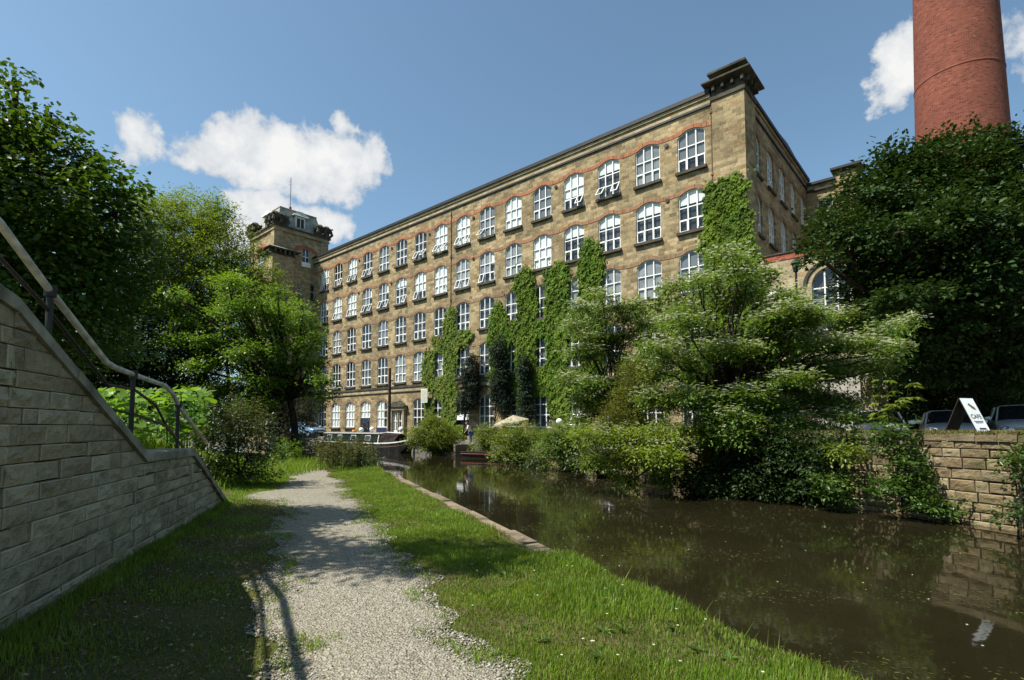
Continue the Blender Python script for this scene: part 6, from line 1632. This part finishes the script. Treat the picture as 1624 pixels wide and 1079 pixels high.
# black lantern on its post
p = at(1262, 424, 24.0)
g = thing('lantern_post', 'black lantern on a slim post in front of the engine house wall', 'lamp', (p[0], p[1], .7))
m = MB(); m.tube([(0, 0, 0), (0, 0, p[2] - .95)], .05, 10); m.build('post', M['iron'], g)
m = MB(); m.lathe([(.06, 0), (.12, .05), (.19, .4), (.24, .42), (.16, .55), (.05, .62), (.0, .7)], (0, 0, p[2] - .95), 6); m.build('lantern', M['iron'], g)
# tall dark post in front of the mill and the hanging sign
p0 = at(617, 690, 45.5); p1 = at(617, 584, 45.5)
g = thing('wooden_pole', 'tall dark wooden pole in front of the mill ground floor', 'pole', (p0[0], p0[1], .5))
m = MB(); m.tube([(0, 0, 0), (0, 0, p1[2] - .5)], [.15, .11], 10); g2 = m.build('post', M['darkwood'], g); m = MB(); m.tube([(-.0, 0, p1[2] - 1.6), (.35, -.1, p1[2] - 1.6)], .05, 6); m.build('bracket', M['iron'], g)
x, z = fac(673, 628, .5)
g = thing('wall_sign', 'pale rectangular sign board projecting from the mill front above the creeper', 'sign', tuple(mill_xy(x, -.5, z)), MRZ)
m = MB(); m.box(-.44, .44, -.03, .03, -.62, .62, 0); m.box(-.39, .39, -.037, -.03, -.57, .57, 1); m.build('board', [M['white'], M['sign']], g, bevel=.005); m = MB(); m.tube([(-.4, .03, .5), (-.4, .5, .5)], .025, 6); m.tube([(-.4, .03, -.5), (-.4, .5, -.5)], .025, 6); m.build('bracket', M['iron'], g)
# cream parasol and its table
p = at(811, 668, 37.0)
g = thing('parasol', 'tilted cream parasol open on the terrace in front of the creeper', 'parasol', (p[0], p[1], .45))
hz = p[2] - .45; m = MB(); R = 1.32; n_ = 8; ap = np.array([.12, 0, hz + .42]); ring = []
for i in range(n_):
    a_ = 2 * math.pi * (i + .5) / n_; ring.append(np.array([R * math.cos(a_), R * math.sin(a_), hz - .05 + .22 * math.cos(a_ - .2)]))
for i in range(n_):
    a_, b_ = ring[i], ring[(i + 1) % n_]; mid = (a_ + b_) / 2 * .97 + np.array([0, 0, .02]); m.face([a_, mid, ap]); m.face([mid, b_, ap]); m.face([a_ - [0, 0, .14], mid - [0, 0, .13], mid, a_]); m.face([mid - [0, 0, .13], b_ - [0, 0, .14], b_, mid])
m.build('canopy', M['parasol'], g)
m = MB(); m.tube([(0, 0, .04), tuple(ap + [0, 0, .06])], .028, 8); m.box(-.3, .3, -.3, .3, 0, .06); m.build('pole', M['wood'], g)
m = MB()
for q in ring: m.tube([tuple(ap - [0, 0, .04]), tuple(q - [0, 0, .01])], .012, 4)
m.build('ribs', M['wood'], g)
p = at(826, 676, 35.5)
tb = thing('garden_table', 'pale garden table half hidden by the shrub below the parasol', 'table', (p[0], p[1], .45), MRZ)
m = MB(); m.box(-.85, .85, -.45, .45, p[2] - .5, p[2] - .45); m.build('top', M['offwhite'], tb, bevel=.01)
for sx in (-.75, .75):
    for sy in (-.36, .36): m = MB(); m.tube([(sx, sy, 0), (sx, sy, p[2] - .5)], .03, 6); m.build('leg', M['offwhite'], tb)

# ---- person on the steps: jeans, white shirt, leaning to the left
import bmesh
def skin_fig(name, nodes, links, mat, parent, sub=2, root=0):
    """one continuous surface grown over a jointed skeleton: nodes = [(xyz, radius)]"""
    bm = bmesh.new(); ly = bm.verts.layers.skin.verify(); vs_ = []
    for (p, r) in nodes:
        v = bm.verts.new(p); v[ly].radius = (r, r) if np.isscalar(r) else r; vs_.append(v)
    vs_[root][ly].use_root = True
    for a_, b_ in links: bm.edges.new((vs_[a_], vs_[b_]))
    me = bpy.data.meshes.new(name); bm.to_mesh(me); bm.free(); me.materials.append(mat)
    o = link(name, me, parent); sk = o.modifiers.new('skin', 'SKIN'); sk.use_smooth_shade = True
    sb = o.modifiers.new('subdivision', 'SUBSURF'); sb.levels = sub; sb.render_levels = sub
    return o
M['skin'] = plain('skin', (.42, .24, .17), .55, .3, 0, .06, 12); M['jeans'] = plain('blue_jeans', (.06, .16, .34), .9, .1, 0, .2, 9, .3, 60)
M['shirt'] = plain('white_shirt', (.72, .72, .70), .9, .1, 0, .06, 6); M['hair'] = plain('brown_hair', (.10, .055, .03), .7, .3, 0, .3, 20); M['shoe'] = plain('dark_shoe', (.03, .025, .02), .7)
pp = at(746, 704, 40.6)
pe = thing('person', 'person in blue jeans and white shirt leaning forward at the top of the canal steps', 'person', (pp[0], pp[1], pp[2]), rad(10))
J = {'pel': ((.02, 0, .90), (.15, .11)), 'wai': ((-.02, 0, 1.04), (.13, .095)), 'che': ((-.12, 0, 1.24), (.16, .11)), 'sho': ((-.19, 0, 1.36), (.12, .085)), 'nec': ((-.235, 0, 1.43), .055), 'hd0': ((-.275, -.0, 1.50), .075), 'hd1': ((-.30, -.0, 1.575), .095), 'hd2': ((-.31, 0, 1.65), .075), 'nose': ((-.40, -.0, 1.555), .014),
     'slf': ((-.2, -.17, 1.34), .055), 'elf': ((-.27, -.23, 1.08), .043), 'wlf': ((-.42, -.19, .93), .03), 'plf': ((-.46, -.18, .885), (.022, .036)), 'srt': ((-.17, .17, 1.34), .055), 'ert': ((-.22, .24, 1.07), .043), 'wrt': ((-.37, .2, .92), .03), 'prt': ((-.41, .19, .875), (.022, .036)),
     'hl': ((.02, -.10, .84), .105), 'kl': ((-.02, -.11, .48), .062), 'al': ((.02, -.11, .09), .04), 'tl': ((-.13, -.12, .04), .035), 'hr': ((.03, .10, .84), .105), 'kr': ((.02, .11, .48), .062), 'ar': ((.08, .11, .09), .04), 'tr': ((-.06, .12, .04), .035)}
E_ = ['pel wai', 'wai che', 'che sho', 'sho nec', 'nec hd0', 'hd0 hd1', 'hd1 hd2', 'hd1 nose', 'sho slf', 'slf elf', 'elf wlf', 'wlf plf', 'sho srt', 'srt ert', 'ert wrt', 'wrt prt', 'pel hl', 'hl kl', 'kl al', 'al tl', 'pel hr', 'hr kr', 'kr ar', 'ar tr']
for sd, sy in (('lf', -1), ('rt', 1)):
    pw_, pm = np.array(J['w' + sd][0]), np.array(J['p' + sd][0]); d = nrm(pm - pw_)
    for k in range(4):
        o_ = np.array([0, (k - 1.5) * .02, 0]); L = (.06, .075, .07, .052)[k]
        J['f%s%d' % (sd, k)] = (tuple(pm + o_ + d * L * .5 + [-.008, 0, -.008]), .0095); J['g%s%d' % (sd, k)] = (tuple(pm + o_ + d * L + [.0, 0, -.03]), .008); E_ += ['p%s f%s%d' % (sd, sd, k), 'f%s%d g%s%d' % (sd, k, sd, k)]
    J['th' + sd] = (tuple(pw_ + d * .03 + [-.035, -sy * .03, .0]), .011); J['tz' + sd] = (tuple(pw_ + d * .055 + [-.055, -sy * .04, -.02]), .009); E_ += ['w%s th%s' % (sd, sd), 'th%s tz%s' % (sd, sd)]
def figure(name, keys, grow, mat, root, move={}):
    ks = list(keys); nd = [(J[k][0], tuple(r + grow for r in ((J[k][1],) * 2 if np.isscalar(J[k][1]) else J[k][1]))) for k in ks]
    ed = [(ks.index(a_), ks.index(b_)) for a_, b_ in (e.split() for e in E_) if a_ in ks and b_ in ks]
    return skin_fig(name, nd, ed, mat, pe, 2, ks.index(root))
figure('body', J.keys(), 0, M['skin'], 'pel')
figure('trousers', ['pel', 'hl', 'kl', 'al', 'hr', 'kr', 'ar'], .022, M['jeans'], 'pel')
figure('shirt', ['pel', 'wai', 'che', 'sho', 'slf', 'elf', 'srt', 'ert'], .026, M['shirt'], 'wai')
figure('shoe', ['al', 'tl'], .014, M['shoe'], 'al'); figure('shoe', ['ar', 'tr'], .014, M['shoe'], 'ar')
m = MB(); n_ = 10
for i in range(6):
    for k in range(14):
        q = []
        for (ii, kk) in ((i, k), (i, k + 1), (i + 1, k + 1), (i + 1, k)):
            ph = math.pi * .62 * ii / 6; th = 2 * math.pi * kk / 14; r = .112
            q.append((-.295 + .012 + r * math.sin(ph) * math.cos(th) + .035 * (ii / 6), r * .92 * math.sin(ph) * math.sin(th), 1.60 + r * math.cos(ph) * 1.05 - (.0 if math.cos(th) < .2 else .02 * ii / 6)))
        if i > 3 and math.cos(2 * math.pi * (k + .5) / 14) < -.3: continue
        m.face(q)
m.build('hair', M['hair'], pe, smooth=True)
for sy in (-1, 1):
    m = MB(); m.lathe([(0, -.011), (.011, 0), (0, .011)], (-.388, sy * .034, 1.585), 8); m.build('eye', M['door'], pe)
    m = MB(); m.lathe([(0, -.03), (.016, 0), (0, .03)], (-.29, sy * .095, 1.575), 8); m.build('ear', M['skin'], pe)
m = MB(); m.tube([(-.372, -.025, 1.522), (-.383, 0, 1.52), (-.372, .025, 1.522)], .006, 6); m.build('mouth', M['parapet_brick'], pe)
